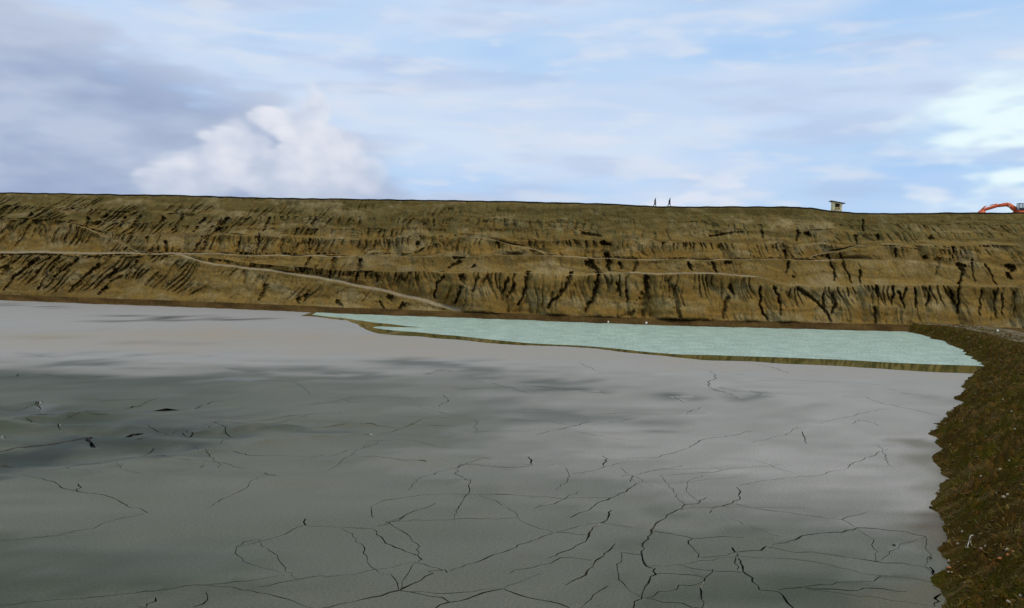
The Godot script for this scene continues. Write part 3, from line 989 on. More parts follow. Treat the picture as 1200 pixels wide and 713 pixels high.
func build_water() -> void:
	var far_edge := [[1300, 380], [1062, 382], [1000, 381], [800, 377], [600, 369.5], [480, 365.5], [380, 362]]
	var shore := wavy([[352, 370.5], [380, 372.5], [404, 375.5], [416, 379], [420, 382], [428, 386.5], [440, 391], [480, 394.3], [520, 397.4], [600, 404], [660, 406.8], [700, 409], [745, 414.5], [800, 419.5], [822, 421.8], [900, 425], [1000, 431], [1060, 434], [1150, 439], [1200, 441]], 0.9, 2.0)
	var poly := PackedVector2Array(shore)
	for p in far_edge:
		poly.append(g2(p[0], p[1]))
	var calm := sheet("shallow_water", poly, 0.010, M.calm)
	structure(calm, "still olive brown shallows mirroring the wall along the mud shore", "water")
	var inner := wavy([[366, 369], [400, 373], [425, 376.2], [440, 378.5], [470, 381.6], [496, 384], [470, 383.6], [444, 382.6], [436, 384], [450, 386.6], [500, 390.8], [560, 396.8], [610, 402], [700, 406.6], [750, 411.8], [795, 415.6], [850, 417], [900, 418.6], [1000, 423], [1050, 426], [1100, 427.4], [1160, 429.5], [1200, 430]], 0.5, 60.0)
	var poly2 := PackedVector2Array(inner)
	for p in far_edge:
		poly2.append(g2(p[0], p[1] - 0.5))
	var water := sheet("water", poly2, 0.022, M.water)
	structure(water, "milky turquoise pond ruffled by wind below the pit wall", "water")


# ------------------------------------------------------------------ dyke on the right
var edge: Array[Vector2] = []
var outward: Array[Vector2] = []


func crest_of(z: float) -> float:
	return lin([Vector2(-200, 0.8), Vector2(-160, 1.3), Vector2(-148, 2.0), Vector2(-135, 2.2), Vector2(-115, 2.6), Vector2(-100, 3.2), Vector2(-70, 6.2), Vector2(-40, 9.0), Vector2(-22, 10.4)], z)


func bank_point(i: int, s: float) -> Vector3:
	var e := edge[i]
	var n := outward[i]
	var p := e + n * s
	var crest := crest_of(e.y)
	var wig := 0.6 * soft.get_noise_2d(e.x * 0.22, e.y * 0.22) + 0.30 * fine.get_noise_2d(e.x * 0.5, e.y * 0.5)
	var q := s + wig * ss(3.0, 0.3, absf(s))
	var top := crest / 0.64
	var h := 0.0
	if q < 0.0:
		h = q * 0.9
	elif q < top:
		h = q * 0.64
	elif q < top + 7.0:
		h = crest
	else:
		h = maxf(crest - (q - top - 7.0) * 0.6, -0.6)
	h -= 0.12 * exp(-pow((q - top) / 0.7, 2.0))
	var live := ss(0.0, 1.5, q)
	live *= lerpf(1.0, 0.12, ss(top - 1.6, top - 0.2, q))
	h += live * (0.6 * fine.get_noise_2d(p.x * 0.28, p.y * 0.28) + 0.42 * fine.get_noise_2d(p.x * 0.95, p.y * 0.95) + 0.62 * absf(fine.get_noise_2d(p.x * 1.7, p.y * 1.7)) + 0.10 * fine.get_noise_2d(p.x * 5.5, p.y * 5.5))
	return Vector3(p.x, h, p.y)


func bank_colour(p: Vector3, s: float, crest: float) -> Color:
	var n1 := fine.get_noise_2d(p.x * 0.35, p.z * 0.35)
	var n2 := fine.get_noise_3d(p.x * 1.6, p.y * 1.6, p.z * 1.6)
	var soil := Color(0.135, 0.080, 0.016)
	var c := soil.lerp(Color(0.130, 0.110, 0.015), clampf(0.35 + n1 * 1.6, 0.0, 1.0))
	c = c.lerp(Color(0.260, 0.125, 0.036), clampf(n2 * 1.4 - 0.1, 0.0, 0.8))
	var run := fine.get_noise_2d((p.x * 0.5 - p.z * 0.86) * 0.9, s * 0.18 + p.y * 0.1)
	c = c.lerp(Color(0.340, 0.205, 0.070), clampf(run * 1.6 - 0.12, 0.0, 0.75))
	c = c.lerp(Color(0.17, 0.145, 0.085), clampf(-n2 * 1.3 - 0.35, 0.0, 0.6))
	var top := crest / 0.64
	var way := ss(top - 0.1, top + 0.5, s) * ss(top + 6.9, top + 6.2, s)
	c = c.lerp(Color(0.42, 0.345, 0.22), way * clampf(0.75 + n1, 0.2, 1.0))
	c.a = 1.0
	return c


func build_embankment() -> void:
	var c := Curve2D.new()
	var list: Array[Vector2] = [Vector2(-260, -26), Vector2(-120, -17), Vector2(-50, -15), Vector2(-12, -16), Vector2(4, -18.5), Vector2(11, -24)]
	for p in [[1100, 713], [1104, 660], [1100, 630], [1091, 602], [1106, 575], [1106, 555], [1100, 530], [1094, 506], [1112, 483], [1124, 468], [1132, 452], [1148, 437], [1152, 430], [1142, 421], [1128, 411], [1112, 403], [1090, 396], [1066, 389.5]]:
		list.append(g2(p[0], p[1]))
	list.append(list[list.size() - 1] + Vector2(1.5, -14))
	for i in list.size():
		var a := list[maxi(i - 1, 0)]
		var b := list[mini(i + 1, list.size() - 1)]
		var t := (b - a) / 6.0
		c.add_point(list[i], -t, t)
	var at := 0.0
	var total := c.get_baked_length()
	while at < total:
		var p := c.sample_baked(at)
		edge.append(p)
		var d := -p.y
		at += clampf(d * 0.0034, 0.1, 0.5) if p.x > 8.0 else 1.5
	# outward directions from a smoothed edge
	for i in edge.size():
		var span := 14 if edge[i].x > 12.0 else 4
		var d := edge[mini(i + span, edge.size() - 1)] - edge[maxi(i - span, 0)]
		outward.append(Vector2(-d.y, d.x).normalized())
	for pass_ in 6:
		var sm := outward.duplicate()
		for i in range(1, edge.size() - 1):
			sm[i] = (outward[i - 1] + outward[i] + outward[i + 1]).normalized()
		outward = sm
	var S := PackedFloat32Array()
	var s := -1.4
	while s < 60.0:
		S.append(s)
		s += 0.09 if s < 4.0 else (0.14 if s < 12.0 else (0.5 if s < 24.0 else 3.0))
	var nc := edge.size()
	var nr := S.size()
	var V := PackedVector3Array()
	var N := PackedVector3Array()
	var K := PackedColorArray()
	V.resize(nc * nr)
	N.resize(nc * nr)
	K.resize(nc * nr)
	for r in nr:
		for i in nc:
			var p := bank_point(i, S[r])
			V[r * nc + i] = p
			K[r * nc + i] = bank_colour(p, S[r], crest_of(edge[i].y))
	var I := PackedInt32Array()
	for r in nr:
		for i in nc:
			var k := r * nc + i
			var e1 := V[k + (1 if i < nc - 1 else 0)] - V[k - (1 if i > 0 else 0)]
			var e2 := V[k + (nc if r < nr - 1 else 0)] - V[k - (nc if r > 0 else 0)]
			var n := e1.cross(e2).normalized()
			N[k] = n if n.y > 0.0 else -n
			if r < nr - 1 and i < nc - 1:
				I.append_array(PackedInt32Array([k, k + 1, k + nc, k + 1, k + nc + 1, k + nc]))
	structure(place("embankment", arrays(V, N, K, I), M.bank), "dark rough earth dyke sloping down to the mud with a pale track on top", "embankment")


func lump(sd: int, rough: float) -> ArrayMesh:
	# small irregular clod or stone
	var r := RandomNumberGenerator.new()
	r.seed = sd
	var t := (1.0 + sqrt(5.0)) / 2.0
	var v := [Vector3(-1, t, 0), Vector3(1, t, 0), Vector3(-1, -t, 0), Vector3(1, -t, 0), Vector3(0, -1, t), Vector3(0, 1, t), Vector3(0, -1, -t), Vector3(0, 1, -t), Vector3(t, 0, -1), Vector3(t, 0, 1), Vector3(-t, 0, -1), Vector3(-t, 0, 1)]
	for i in 12:
		v[i] = v[i].normalized() * r.randf_range(1.0 - rough, 1.0 + rough)
	var f := [0, 11, 5, 0, 5, 1, 0, 1, 7, 0, 7, 10, 0, 10, 11, 1, 5, 9, 5, 11, 4, 11, 10, 2, 10, 7, 6, 7, 1, 8, 3, 9, 4, 3, 4, 2, 3, 2, 6, 3, 6, 8, 3, 8, 9, 4, 9, 5, 2, 4, 11, 6, 2, 10, 8, 6, 7, 9, 8, 1]
	var st := SurfaceTool.new()
	st.begin(Mesh.PRIMITIVE_TRIANGLES)
	for i in range(0, 60, 3):
		for k in [0, 2, 1]:
			st.set_color(Color.WHITE)
			st.add_vertex(v[f[i + k]])
	st.generate_normals()
	return st.commit()


func blade() -> ArrayMesh:
	var st := SurfaceTool.new()
	st.begin(Mesh.PRIMITIVE_TRIANGLES)
	var pts := [Vector3(0, 0, 0), Vector3(0.12, 0.35, 0), Vector3(0.34, 0.62, 0), Vector3(0.7, 0.75, 0.05)]
	var w := [0.055, 0.05, 0.035, 0.006]
	for i in 3:
		var z0 := Vector3(0, 0, w[i])
		var z1 := Vector3(0, 0, w[i + 1])
		for p in [pts[i] - z0, pts[i + 1] - z1, pts[i + 1] + z1, pts[i] - z0, pts[i + 1] + z1, pts[i] + z0]:
			st.set_color(Color.WHITE)
			st.add_vertex(p)
	st.generate_normals()
	return st.commit()


func scatter(called: String, mesh: Mesh, xf: Array, tint: Array, m: Material, label: String, category: String) -> void:
	var mm := MultiMesh.new()
	mm.transform_format = MultiMesh.TRANSFORM_3D
	mm.use_colors = true
	mm.mesh = mesh
	mm.instance_count = xf.size()
	for i in xf.size():
		mm.set_instance_transform(i, xf[i])
		mm.set_instance_color(i, tint[i])
	var o := MultiMeshInstance3D.new()
	o.name = nm(called)
	o.multimesh = mm
	o.material_override = m
	add_child(o, true)
	structure(o, label, category, "stuff")


func bank_hit(px: float, py: float) -> Vector3:
	var d := ray(px, py)
	var t := 22.0
	while t < 170.0:
		var p := EYE + d * t
		var best := 1e9
		var bi := 0
		for i in range(0, edge.size(), 2):
			var q := edge[i].distance_squared_to(Vector2(p.x, p.z))
			if q < best:
				best = q
				bi = i
		var s := (Vector2(p.x, p.z) - edge[bi]).dot(outward[bi])
		if s > -0.5:
			var b := bank_point(bi, s)
			if p.y <= b.y:
				return b
		t += 0.25
	return gp(px, py)


func build_debris() -> void:
	var r := RandomNumberGenerator.new()
	r.seed = 99
	var seen := []
	for i in edge.size():
		if edge[i].x > 12.0 and edge[i].y > -150.0:
			seen.append(i)
	# clods and plant litter nobody could count
	for kind in 3:
		var xf := []
		var tint := []
		for k in 2600:
			var i: int = seen[int(pow(r.randf(), 1.25) * (seen.size() - 1))]
			var s := -0.25 + pow(r.randf(), 1.3) * 7.5
			var p := bank_point(i, s)
			var far_ := -edge[i].y
			var sz := r.randf_range(0.018, 0.055) * (1.0 + 1.8 * pow(r.randf(), 6.0)) * clampf(far_ / 55.0, 0.8, 2.0)
			if p.y < -0.02:
				continue
			var b := Basis.from_euler(Vector3(r.randf() * TAU, r.randf() * TAU, r.randf() * TAU)).scaled(Vector3(sz * r.randf_range(0.8, 1.5), sz * r.randf_range(0.5, 0.9), sz))
			xf.append(Transform3D(b, p + Vector3(0, sz * 0.15, 0)))
			var v := r.randf()
			var c := Color(0.080, 0.052, 0.018)
			if v > 0.5:
				c = Color(0.080, 0.074, 0.018)
			if v > 0.85:
				c = Color(0.095, 0.05, 0.022)
			if v > 0.95:
				c = Color(0.20, 0.16, 0.09)
			tint.append(c * r.randf_range(0.6, 1.4))
		scatter("clods", lump(300 + kind, 0.28), xf, tint, M.clod, "crumbled dark soil clods all over the dyke slope", "soil clods")
	var xf2 := []
	var tint2 := []
	for k in 9000:
		var i: int = seen[int(pow(r.randf(), 1.25) * (seen.size() - 1))]
		var s := 0.1 + r.randf() * 7.2
		var p := bank_point(i, s)
		if fine.get_noise_2d(p.x * 0.3, p.z * 0.3) < -0.1 + r.randf() * 0.15 or p.y < 0.05:
			continue
		var sz := r.randf_range(0.12, 0.40)
		var b := Basis.from_euler(Vector3(r.randf_range(-0.9, 0.9), r.randf() * TAU, r.randf_range(-1.0, 0.7))).scaled(Vector3.ONE * sz)
		xf2.append(Transform3D(b, p))
		var c := Color(0.095, 0.098, 0.018).lerp(Color(0.20, 0.145, 0.045), r.randf())
		if r.randf() > 0.95:
			c = Color(0.26, 0.21, 0.12)
		tint2.append(c * r.randf_range(0.6, 1.3))
	scatter("weeds", blade(), xf2, tint2, M.clod, "low weeds and dry stalks scattered on the dyke slope", "weeds")
	# pale stones that can be told apart
	var stones := [lump(7, 0.2), lump(8, 0.25), lump(12, 0.22)]
	var cream := mat(srgb(0.36, 0.30, 0.21), 0.95)
	var rusty := mat(srgb(0.36, 0.13, 0.035), 0.95)
	var n := 0
	for p in [[1168, 582], [1176, 583], [1181, 582], [1128, 628], [1155, 646], [1161, 637], [1180, 644], [1112, 660], [1115, 677], [1112, 673], [1196, 702], [1110, 665], [1150, 646], [1182, 712], [1135, 646], [1190, 505], [1162, 530], [1183, 548], [1150, 560], [1176, 470], [1186, 485], [1123, 640]]:
		var o := place("pale_stone", stones[n % 3], cream)
		var sz := 0.035 + 0.025 * r.randf()
		o.scale = Vector3(sz * 1.4, sz, sz * 1.1)
		o.position = bank_hit(p[0], p[1]) + Vector3(0, sz * 0.4, 0)
		o.rotation = Vector3(r.randf() * 3, r.randf() * 6, r.randf() * 3)
		tag(o, "small pale stone lying on the dark dyke slope", "stone", "pale stones on the dyke slope")
		n += 1
	for p in [[1172, 657], [1181, 653], [1188, 652], [1112, 671]]:
		var o := place("rust_stone", stones[n % 3], rusty)
		var sz := 0.07
		o.scale = Vector3(sz * 1.5, sz * 0.8, sz)
		o.position = bank_hit(p[0], p[1]) + Vector3(0, sz * 0.4, 0)
		o.rotation.y = n
		tag(o, "small rust orange stone lying on the dark dyke slope", "stone", "rust orange stones on the dyke slope")
		n += 1
	# white stones at the water's edge, on the rim and on the track
	var white := mat(srgb(0.72, 0.68, 0.60), 0.95)
	for p in [[713, 377.6, "white stone at the pond's far edge below the forked dark gully", 0.2], [757.5, 378.6, "white stone at the pond's far edge below the broad dark gully", 0.23]]:
		var o := place("white_stone", stones[n % 3], white)
		o.scale = Vector3.ONE * p[3]
		o.position = gp(p[0], p[1], 0.45)
		tag(o, p[2], "stone")
		n += 1
	var w := place("white_stone", stones[1], white)
	w.scale = Vector3(0.32, 0.22, 0.28)
	w.position = rim_at(302, 233) + Vector3(0, 0.35, 0.2)
	tag(w, "small white stone alone on the pit's rim", "stone")
	var tk := place("white_stone", stones[2], white)
	tk.scale = Vector3.ONE * 0.22
	tk.position = bank_hit(1170, 389) + Vector3(0, 0.1, 0)
	tag(tk, "small white stone beside the pale track on the dyke", "stone")
	var slaty := mat(srgb(0.05, 0.045, 0.035), 0.9)
	for p in [[1048, 639, "tiny dark stone lying alone on the pale mud between two long cracks"], [1091, 654, "tiny dark stone on the mud close by the dyke's foot"]]:
		var o := place("dark_stone", stones[n % 3], slaty)
		o.scale = Vector3(0.09, 0.05, 0.07)
		o.position = gp(p[0], p[1], 0.03)
		tag(o, p[2], "stone")
		n += 1
	build_stick(bank_hit(1133, 643))


func tube(st: SurfaceTool, a: Vector3, b: Vector3, ra: float, rb: float, sides := 8, caps := true) -> void:
	var d := (b - a).normalized()
	var u := d.cross(Vector3.UP if absf(d.y) < 0.9 else Vector3.RIGHT).normalized()
	var w := d.cross(u)
	for i in sides:
		var t0 := TAU * i / sides
		var t1 := TAU * (i + 1) / sides
		var e0 := u * cos(t0) + w * sin(t0)
		var e1 := u * cos(t1) + w * sin(t1)
		for p in [a + e0 * ra, b + e0 * rb, b + e1 * rb, a + e0 * ra, b + e1 * rb, a + e1 * ra]:
			st.add_vertex(p)
		if caps:
			for p in [a, a + e0 * ra, a + e1 * ra, b, b + e1 * rb, b + e0 * rb]:
				st.add_vertex(p)


func begin() -> SurfaceTool:
	var st := SurfaceTool.new()
	st.begin(Mesh.PRIMITIVE_TRIANGLES)
	return st


func done(st: SurfaceTool) -> ArrayMesh:
	st.generate_normals()
	return st.commit()


func build_stick(at: Vector3) -> void:
	var wood := mat(srgb(0.62, 0.56, 0.46), 0.85)
	var o := thing("forked_stick", at)
	tag(o, "bleached forked stick standing in the dark dyke slope", "stick")
	var st := begin()
	tube(st, Vector3(0, -0.08, 0), Vector3(0.09, 0.26, 0.0), 0.022, 0.02)
	tube(st, Vector3(0.09, 0.26, 0), Vector3(0.13, 0.50, 0.02), 0.02, 0.024)
	tube(st, Vector3(0.13, 0.50, 0.02), Vector3(0.24, 0.53, 0.02), 0.028, 0.012)
	place("stem", done(st), wood, o)
	st = begin()
	tube(st, Vector3(0.10, 0.32, 0.01), Vector3(0.17, 0.16, 0.04), 0.016, 0.013)
	tube(st, Vector3(0.17, 0.16, 0.04), Vector3(0.22, -0.02, 0.06), 0.013, 0.008)
	place("branch", done(st), wood, o)


# ------------------------------------------------------------------ things on the rim
func box(st: SurfaceTool, c: Vector3, s: Vector3, b := Basis.IDENTITY, bevel := 0.0) -> void:
	var h := s / 2.0
	if bevel <= 0.0:
		bevel = minf(minf(h.x, h.y), h.z) * 0.15
	# a box with chamfered edges along every side, as six inset faces and the strips between
	var q := h - Vector3.ONE * bevel
	var corner := func(sx: float, sy: float, sz: float, ax: int) -> Vector3:
		var p := Vector3(sx * q.x, sy * q.y, sz * q.z)
		p[ax] = [sx * h.x, sy * h.y, sz * h.z][ax]
		return c + b * p
	for ax in 3:
		var u := (ax + 1) % 3
		var w := (ax + 2) % 3
		for sg in [-1.0, 1.0]:
			var ring := []
			for k in [[-1.0, -1.0], [1.0, -1.0], [1.0, 1.0], [-1.0, 1.0]]:
				var s3 := [0.0, 0.0, 0.0]
				s3[ax] = sg
				s3[u] = k[0]
				s3[w] = k[1]
				ring.append(corner.call(s3[0], s3[1], s3[2], ax))
			var order := [0, 2, 1, 0, 3, 2] if sg > 0 else [0, 1, 2, 0, 2, 3]
			for i in order:
				st.add_vertex(ring[i])
	for ax in 3:
		var u := (ax + 1) % 3
		var w := (ax + 2) % 3
		for su in [-1.0, 1.0]:
			for sw in [-1.0, 1.0]:
				var s0 := [0.0, 0.0, 0.0]
				s0[u] = su
				s0[w] = sw
				s0[ax] = -1.0
				var s1 := s0.duplicate()
				s1[ax] = 1.0
				var p0: Vector3 = corner.call(s0[0], s0[1], s0[2], u)
				var p1: Vector3 = corner.call(s1[0], s1[1], s1[2], u)
				var p2: Vector3 = corner.call(s1[0], s1[1], s1[2], w)
				var p3: Vector3 = corner.call(s0[0], s0[1], s0[2], w)
				var order := [p0, p1, p2, p0, p2, p3] if su * sw > 0 else [p0, p2, p1, p0, p3, p2]
				for p in order:
					st.add_vertex(p)


func one_box(called: String, c: Vector3, s: Vector3, m: Material, parent: Node3D, b := Basis.IDENTITY) -> MeshInstance3D:
	var st := begin()
	box(st, Vector3.ZERO, s, b)
	var o := place(called, done(st), m, parent)
	o.position = c
	return o


func build_shed() -> void:
	var at := rim_at(983.5, 248)
	at.y += 0.05
	at.z -= 1.6
	var o := thing("guard_shed", at, deg_to_rad(-7))
	tag(o, "small white timber guard shed with a slanting dark roof on the rim", "shed")
	var paint := mat(srgb(0.92, 0.78, 0.44), 0.8)
	paint.albedo_texture = grain(0.02, 0.9, 1.0, 4, 256, 3)
	triplanar(paint, 0.9)
	var inner := mat(srgb(0.22, 0.10, 0.05), 0.9)
	var roofm := mat(srgb(0.04, 0.04, 0.045), 0.7)
	var yellow := mat(srgb(0.75, 0.56, 0.25), 0.85)
	var W := 1.9
	var D := 1.7
	for sx in [-1, 1]:
		for sz in [-1, 1]:
			one_box("post", Vector3(sx * (W / 2 - 0.05), 1.0 - sx * 0.12, sz * (D / 2 - 0.05)), Vector3(0.12, 2.3 - sx * 0.24, 0.12), paint, o)
	# plank walls: boards side by side, with a window opening in front
	for k in 9:
		var x := -W / 2 + 0.16 + k * (W - 0.32) / 8.0
		var hgt := 2.12 - x * 0.18
		var front := x > -0.45 and x < 0.42
		if front:
			one_box("board", Vector3(x, 0.24, D / 2), Vector3(0.19, 0.92, 0.03), paint, o)
			one_box("board", Vector3(x, hgt - 0.10, D / 2), Vector3(0.19, 0.2, 0.03), paint, o)
		else:
			one_box("board", Vector3(x, hgt / 2.0 - 0.1, D / 2), Vector3(0.19, hgt + 0.2, 0.03), paint, o)
		one_box("board", Vector3(x, hgt / 2.0 - 0.1, -D / 2), Vector3(0.19, hgt + 0.2, 0.03), inner, o)
	for k in 8:
		var z := -D / 2 + 0.18 + k * (D - 0.36) / 7.0
		one_box("board", Vector3(-W / 2, 1.03, z), Vector3(0.03, 2.46, 0.18), paint, o)
		one_box("board", Vector3(W / 2, 0.87, z), Vector3(0.03, 2.1, 0.18), paint, o)
	one_box("window_sill", Vector3(0, 0.72, D / 2 + 0.06), Vector3(1.05, 0.06, 0.16), yellow, o)
	one_box("brace", Vector3(0.28, 1.12, D / 2 - 0.04), Vector3(0.10, 1.0, 0.04), yellow, o, Basis(Vector3(0, 0, 1), -0.75))
	one_box("shelf", Vector3(-0.05, 1.02, D / 2 - 0.3), Vector3(1.2, 0.3, 0.06), yellow, o)
	one_box("floor_board", Vector3(0, -0.12, 0), Vector3(W, 0.08, D), inner, o)
	var slope := Basis(Vector3(0, 0, 1), -0.178)
	one_box("roof", Vector3(0.08, 2.24, 0), Vector3(3.0, 0.13, 2.5), roofm, o, slope)
	for s in [-1, 1]:
		one_box("rafter", Vector3(0.02, 2.13, s * (D / 2 - 0.12)), Vector3(2.7, 0.08, 0.07), paint, o, slope)


# a body as one surface: tapered bones joined by a smooth minimum, meshed as surface nets
func body(bones: Array, cell: float, skinof: Callable) -> ArrayMesh:
	var lo := Vector3.INF
	var hi := -Vector3.INF
	for b in bones:
		for k in [[b[0], b[2]], [b[1], b[3]]]:
			lo = lo.min(k[0] - Vector3.ONE * (k[1] + cell * 2))
			hi = hi.max(k[0] + Vector3.ONE * (k[1] + cell * 2))
	var n := Vector3i(((hi - lo) / cell).ceil()) + Vector3i.ONE
	var F := PackedFloat32Array()
	F.resize(n.x * n.y * n.z)
	F.fill(0.3)
	for z in n.z:
		for y in n.y:
			for x in n.x:
				var p := lo + Vector3(x, y, z) * cell
				var acc := 0.0
				for b in bones:
					var s: Vector3 = b[1] - b[0]
					var t := clampf((p - b[0]).dot(s) / maxf(s.length_squared(), 1e-6), 0.0, 1.0)
					var dd: float = p.distance_to(b[0] + s * t) - lerpf(b[2], b[3], t)
					if dd < 0.25:
						acc += exp(-dd * 55.0)
				if acc > 0.0:
					F[(z * n.y + y) * n.x + x] = -log(acc) / 55.0
	var id := {}
	var V := PackedVector3Array()
	var N := PackedVector3Array()
	var K := PackedColorArray()
	var I := PackedInt32Array()
	var off := [Vector3i(0, 0, 0), Vector3i(1, 0, 0), Vector3i(0, 1, 0), Vector3i(1, 1, 0), Vector3i(0, 0, 1), Vector3i(1, 0, 1), Vector3i(0, 1, 1), Vector3i(1, 1, 1)]
	var pairs := [[0, 1], [2, 3], [4, 5], [6, 7], [0, 2], [1, 3], [4, 6], [5, 7], [0, 4], [1, 5], [2, 6], [3, 7]]
	for z in n.z - 1:
		for y in n.y - 1:
			for x in n.x - 1:
				var v := []
				var neg := 0
				for o in off:
					var f := F[((z + o.z) * n.y + y + o.y) * n.x + x + o.x]
					v.append(f)
					if f < 0.0:
						neg += 1
				if neg == 0 or neg == 8:
					continue
				var sum := Vector3.ZERO
				var cnt := 0
				for e in pairs:
					var f0: float = v[e[0]]
					var f1: float = v[e[1]]
					if (f0 < 0.0) != (f1 < 0.0):
						sum += Vector3(off[e[0]]).lerp(Vector3(off[e[1]]), f0 / (f0 - f1))
						cnt += 1
				var p := lo + (Vector3(x, y, z) + sum / cnt) * cell
				id[Vector3i(x, y, z)] = V.size()
				V.append(p)
				N.append(Vector3(v[1] + v[3] + v[5] + v[7] - v[0] - v[2] - v[4] - v[6], v[2] + v[3] + v[6] + v[7] - v[0] - v[1] - v[4] - v[5], v[4] + v[5] + v[6] + v[7] - v[0] - v[1] - v[2] - v[3]).normalized())
				K.append(skinof.call(p))
	for c in id:
		for ax in 3:
			var u := Vector3i.ZERO
			var w := Vector3i.ZERO
			u[(ax + 1) % 3] = 1
			w[(ax + 2) % 3] = 1
			if id.has(c - u) and id.has(c - w) and id.has(c - u - w):
				var e := Vector3i.ZERO
				e[ax] = 1
				var f0 := F[(c.z * n.y + c.y) * n.x + c.x]
				var g: Vector3i = c + e
				var f1 := F[(g.z * n.y + g.y) * n.x + g.x]
				if (f0 < 0.0) == (f1 < 0.0):
					continue
				var q := [id[c], id[c - u], id[c - u - w], id[c - w]]
				I.append_array(PackedInt32Array([q[0], q[1], q[2], q[0], q[2], q[3]] if f0 < 0.0 else [q[0], q[2], q[1], q[0], q[3], q[2]]))
	return arrays(V, N, K, I)


func fingers(at: Vector3, dir: Vector3, side: Vector3) -> Array:
	# four unequal fingers and a thumb that leaves the side of the palm
	var out := []
	var len_ := [0.075, 0.085, 0.08, 0.062]
	for k in 4:
		var root: Vector3 = at + side * (0.03 - 0.02 * k) + dir * 0.07
		var knuckle: Vector3 = root + dir * len_[k] * 0.5
		out.append([root, knuckle, 0.0095, 0.009])
		out.append([knuckle, knuckle + (dir * 0.8 + Vector3(0.5, 0, 0)).normalized() * len_[k] * 0.5, 0.009, 0.007])
	var th := at + side * 0.035 + dir * 0.01
	out.append([th, th + (dir + side * 0.7).normalized() * 0.06, 0.012, 0.009])
	return out


func walker(called_label: String, at: Vector3, facing: float, lean: float, shirt: Color, trousers: Color, stride: float, cap: bool) -> void:
	# walks towards local +x
	var o := thing("person", at, facing)
	tag(o, called_label, "person", "")
	var hip := Vector3(0, 0.93, 0)
	var chest := Vector3(lean * 0.5, 1.32, 0)
	var neck := Vector3(lean * 0.8, 1.47, 0)
	var head := Vector3(lean, 1.63, 0)
	var bones := [
		[hip, chest, 0.155, 0.17], [chest + Vector3(0, 0.05, -0.13), chest + Vector3(0, 0.05, 0.13), 0.085, 0.085], [hip + Vector3(0, -0.02, -0.08), hip + Vector3(0, -0.02, 0.08), 0.11, 0.11],
		[neck, head, 0.055, 0.055], [head + Vector3(-0.01, -0.02, 0), head + Vector3(-0.005, 0.05, 0), 0.085, 0.09], [head + Vector3(0.03, -0.09, 0), head + Vector3(0.02, -0.02, 0), 0.05, 0.07],
		[head + Vector3(0.085, -0.01, 0), head + Vector3(0.105, -0.03, 0), 0.014, 0.018], [head + Vector3(0, -0.01, -0.088), head + Vector3(0, 0.015, -0.088), 0.018, 0.02], [head + Vector3(0, -0.01, 0.088), head + Vector3(0, 0.015, 0.088), 0.018, 0.02],
	]
	var hands := []
	for s in [-1.0, 1.0]:
		var fwd: float = s * stride
		var hj := hip + Vector3(0, -0.04, s * 0.10)
		var knee := hj + Vector3(fwd * 0.5 + 0.05, -0.42, 0)
		var ankle := Vector3(fwd * 0.95 - (0.06 if fwd < 0.0 else 0.0), 0.085 + (0.06 if fwd < 0.0 else 0.0), s * 0.10)
		bones.append([hj, knee, 0.125, 0.098])
		bones.append([knee, ankle, 0.096, 0.078])
		bones.append([ankle + Vector3(-0.05, -0.045, 0), ankle + Vector3(0.16, -0.05 - (0.05 if fwd < 0.0 else 0.0), 0), 0.04, 0.032])
		var sh := chest + Vector3(0, 0.09, s * 0.19)
		var elbow := sh + Vector3(-fwd * 0.45 - 0.03, -0.27, s * 0.03)
		var wrist := elbow + Vector3(-fwd * 0.35 + 0.09, -0.23, 0)
		bones.append([sh, elbow, 0.07, 0.055])
		bones.append([elbow, wrist, 0.055, 0.034])
		var dir := (wrist - elbow).normalized()
		bones.append([wrist, wrist + dir * 0.08, 0.03, 0.034])
		hands.append([wrist, dir, Vector3(1, 0.2, 0).normalized()])
	var skin := Color(0.20, 0.11, 0.07)
	var hair := Color(0.02, 0.017, 0.015)
	var paint := func(p: Vector3) -> Color:
		var c := shirt
		if p.y < 0.10:
			c = Color(0.03, 0.028, 0.026)
		elif p.y < 0.93 and absf(p.z) < 0.20:
			c = trousers
		if p.y > 1.49:
			c = skin
			if p.y > 1.67 or (p.x < head.x - 0.03 and p.y > 1.56):
				c = hair
		if p.y < 1.02 and absf(p.z) > 0.205:
			c = skin
		return c
	var m := vmat(0.9)
	var main := place("body", body(bones, 0.03, paint), m, o)
	main.set_meta("label", "walking figure with arms swinging")
	var st := begin()
	for h in hands:
		st = begin()
		for f in fingers(h[0], h[1], h[2]):
			tube(st, f[0], f[1], f[2], f[3], 6)
		place("fingers", done(st), mat(Color(0.20, 0.11, 0.07).linear_to_srgb(), 0.8), o)
	var dusk := mat(srgb(0.03, 0.015, 0.012), 0.6)
	for s in [-1.0, 1.0]:
		st = begin()
		tube(st, head + Vector3(0.078, 0.005, s * 0.033), head + Vector3(0.092, 0.005, s * 0.034), 0.012, 0.008, 6)
		place("eye", done(st), dusk, o)
	st = begin()
	tube(st, head + Vector3(0.075, -0.075, -0.022), head + Vector3(0.075, -0.075, 0.022), 0.007, 0.007, 6)
	place("mouth", done(st), dusk, o)
	if cap:
		st = begin()
		tube(st, head + Vector3(-0.005, 0.075, 0), head + Vector3(-0.01, 0.155, 0), 0.108, 0.07, 12)
		box(st, head + Vector3(0.14, 0.075, 0), Vector3(0.16, 0.02, 0.15))
		place("cap", done(st), mat(srgb(0.05, 0.05, 0.06), 0.9), o)


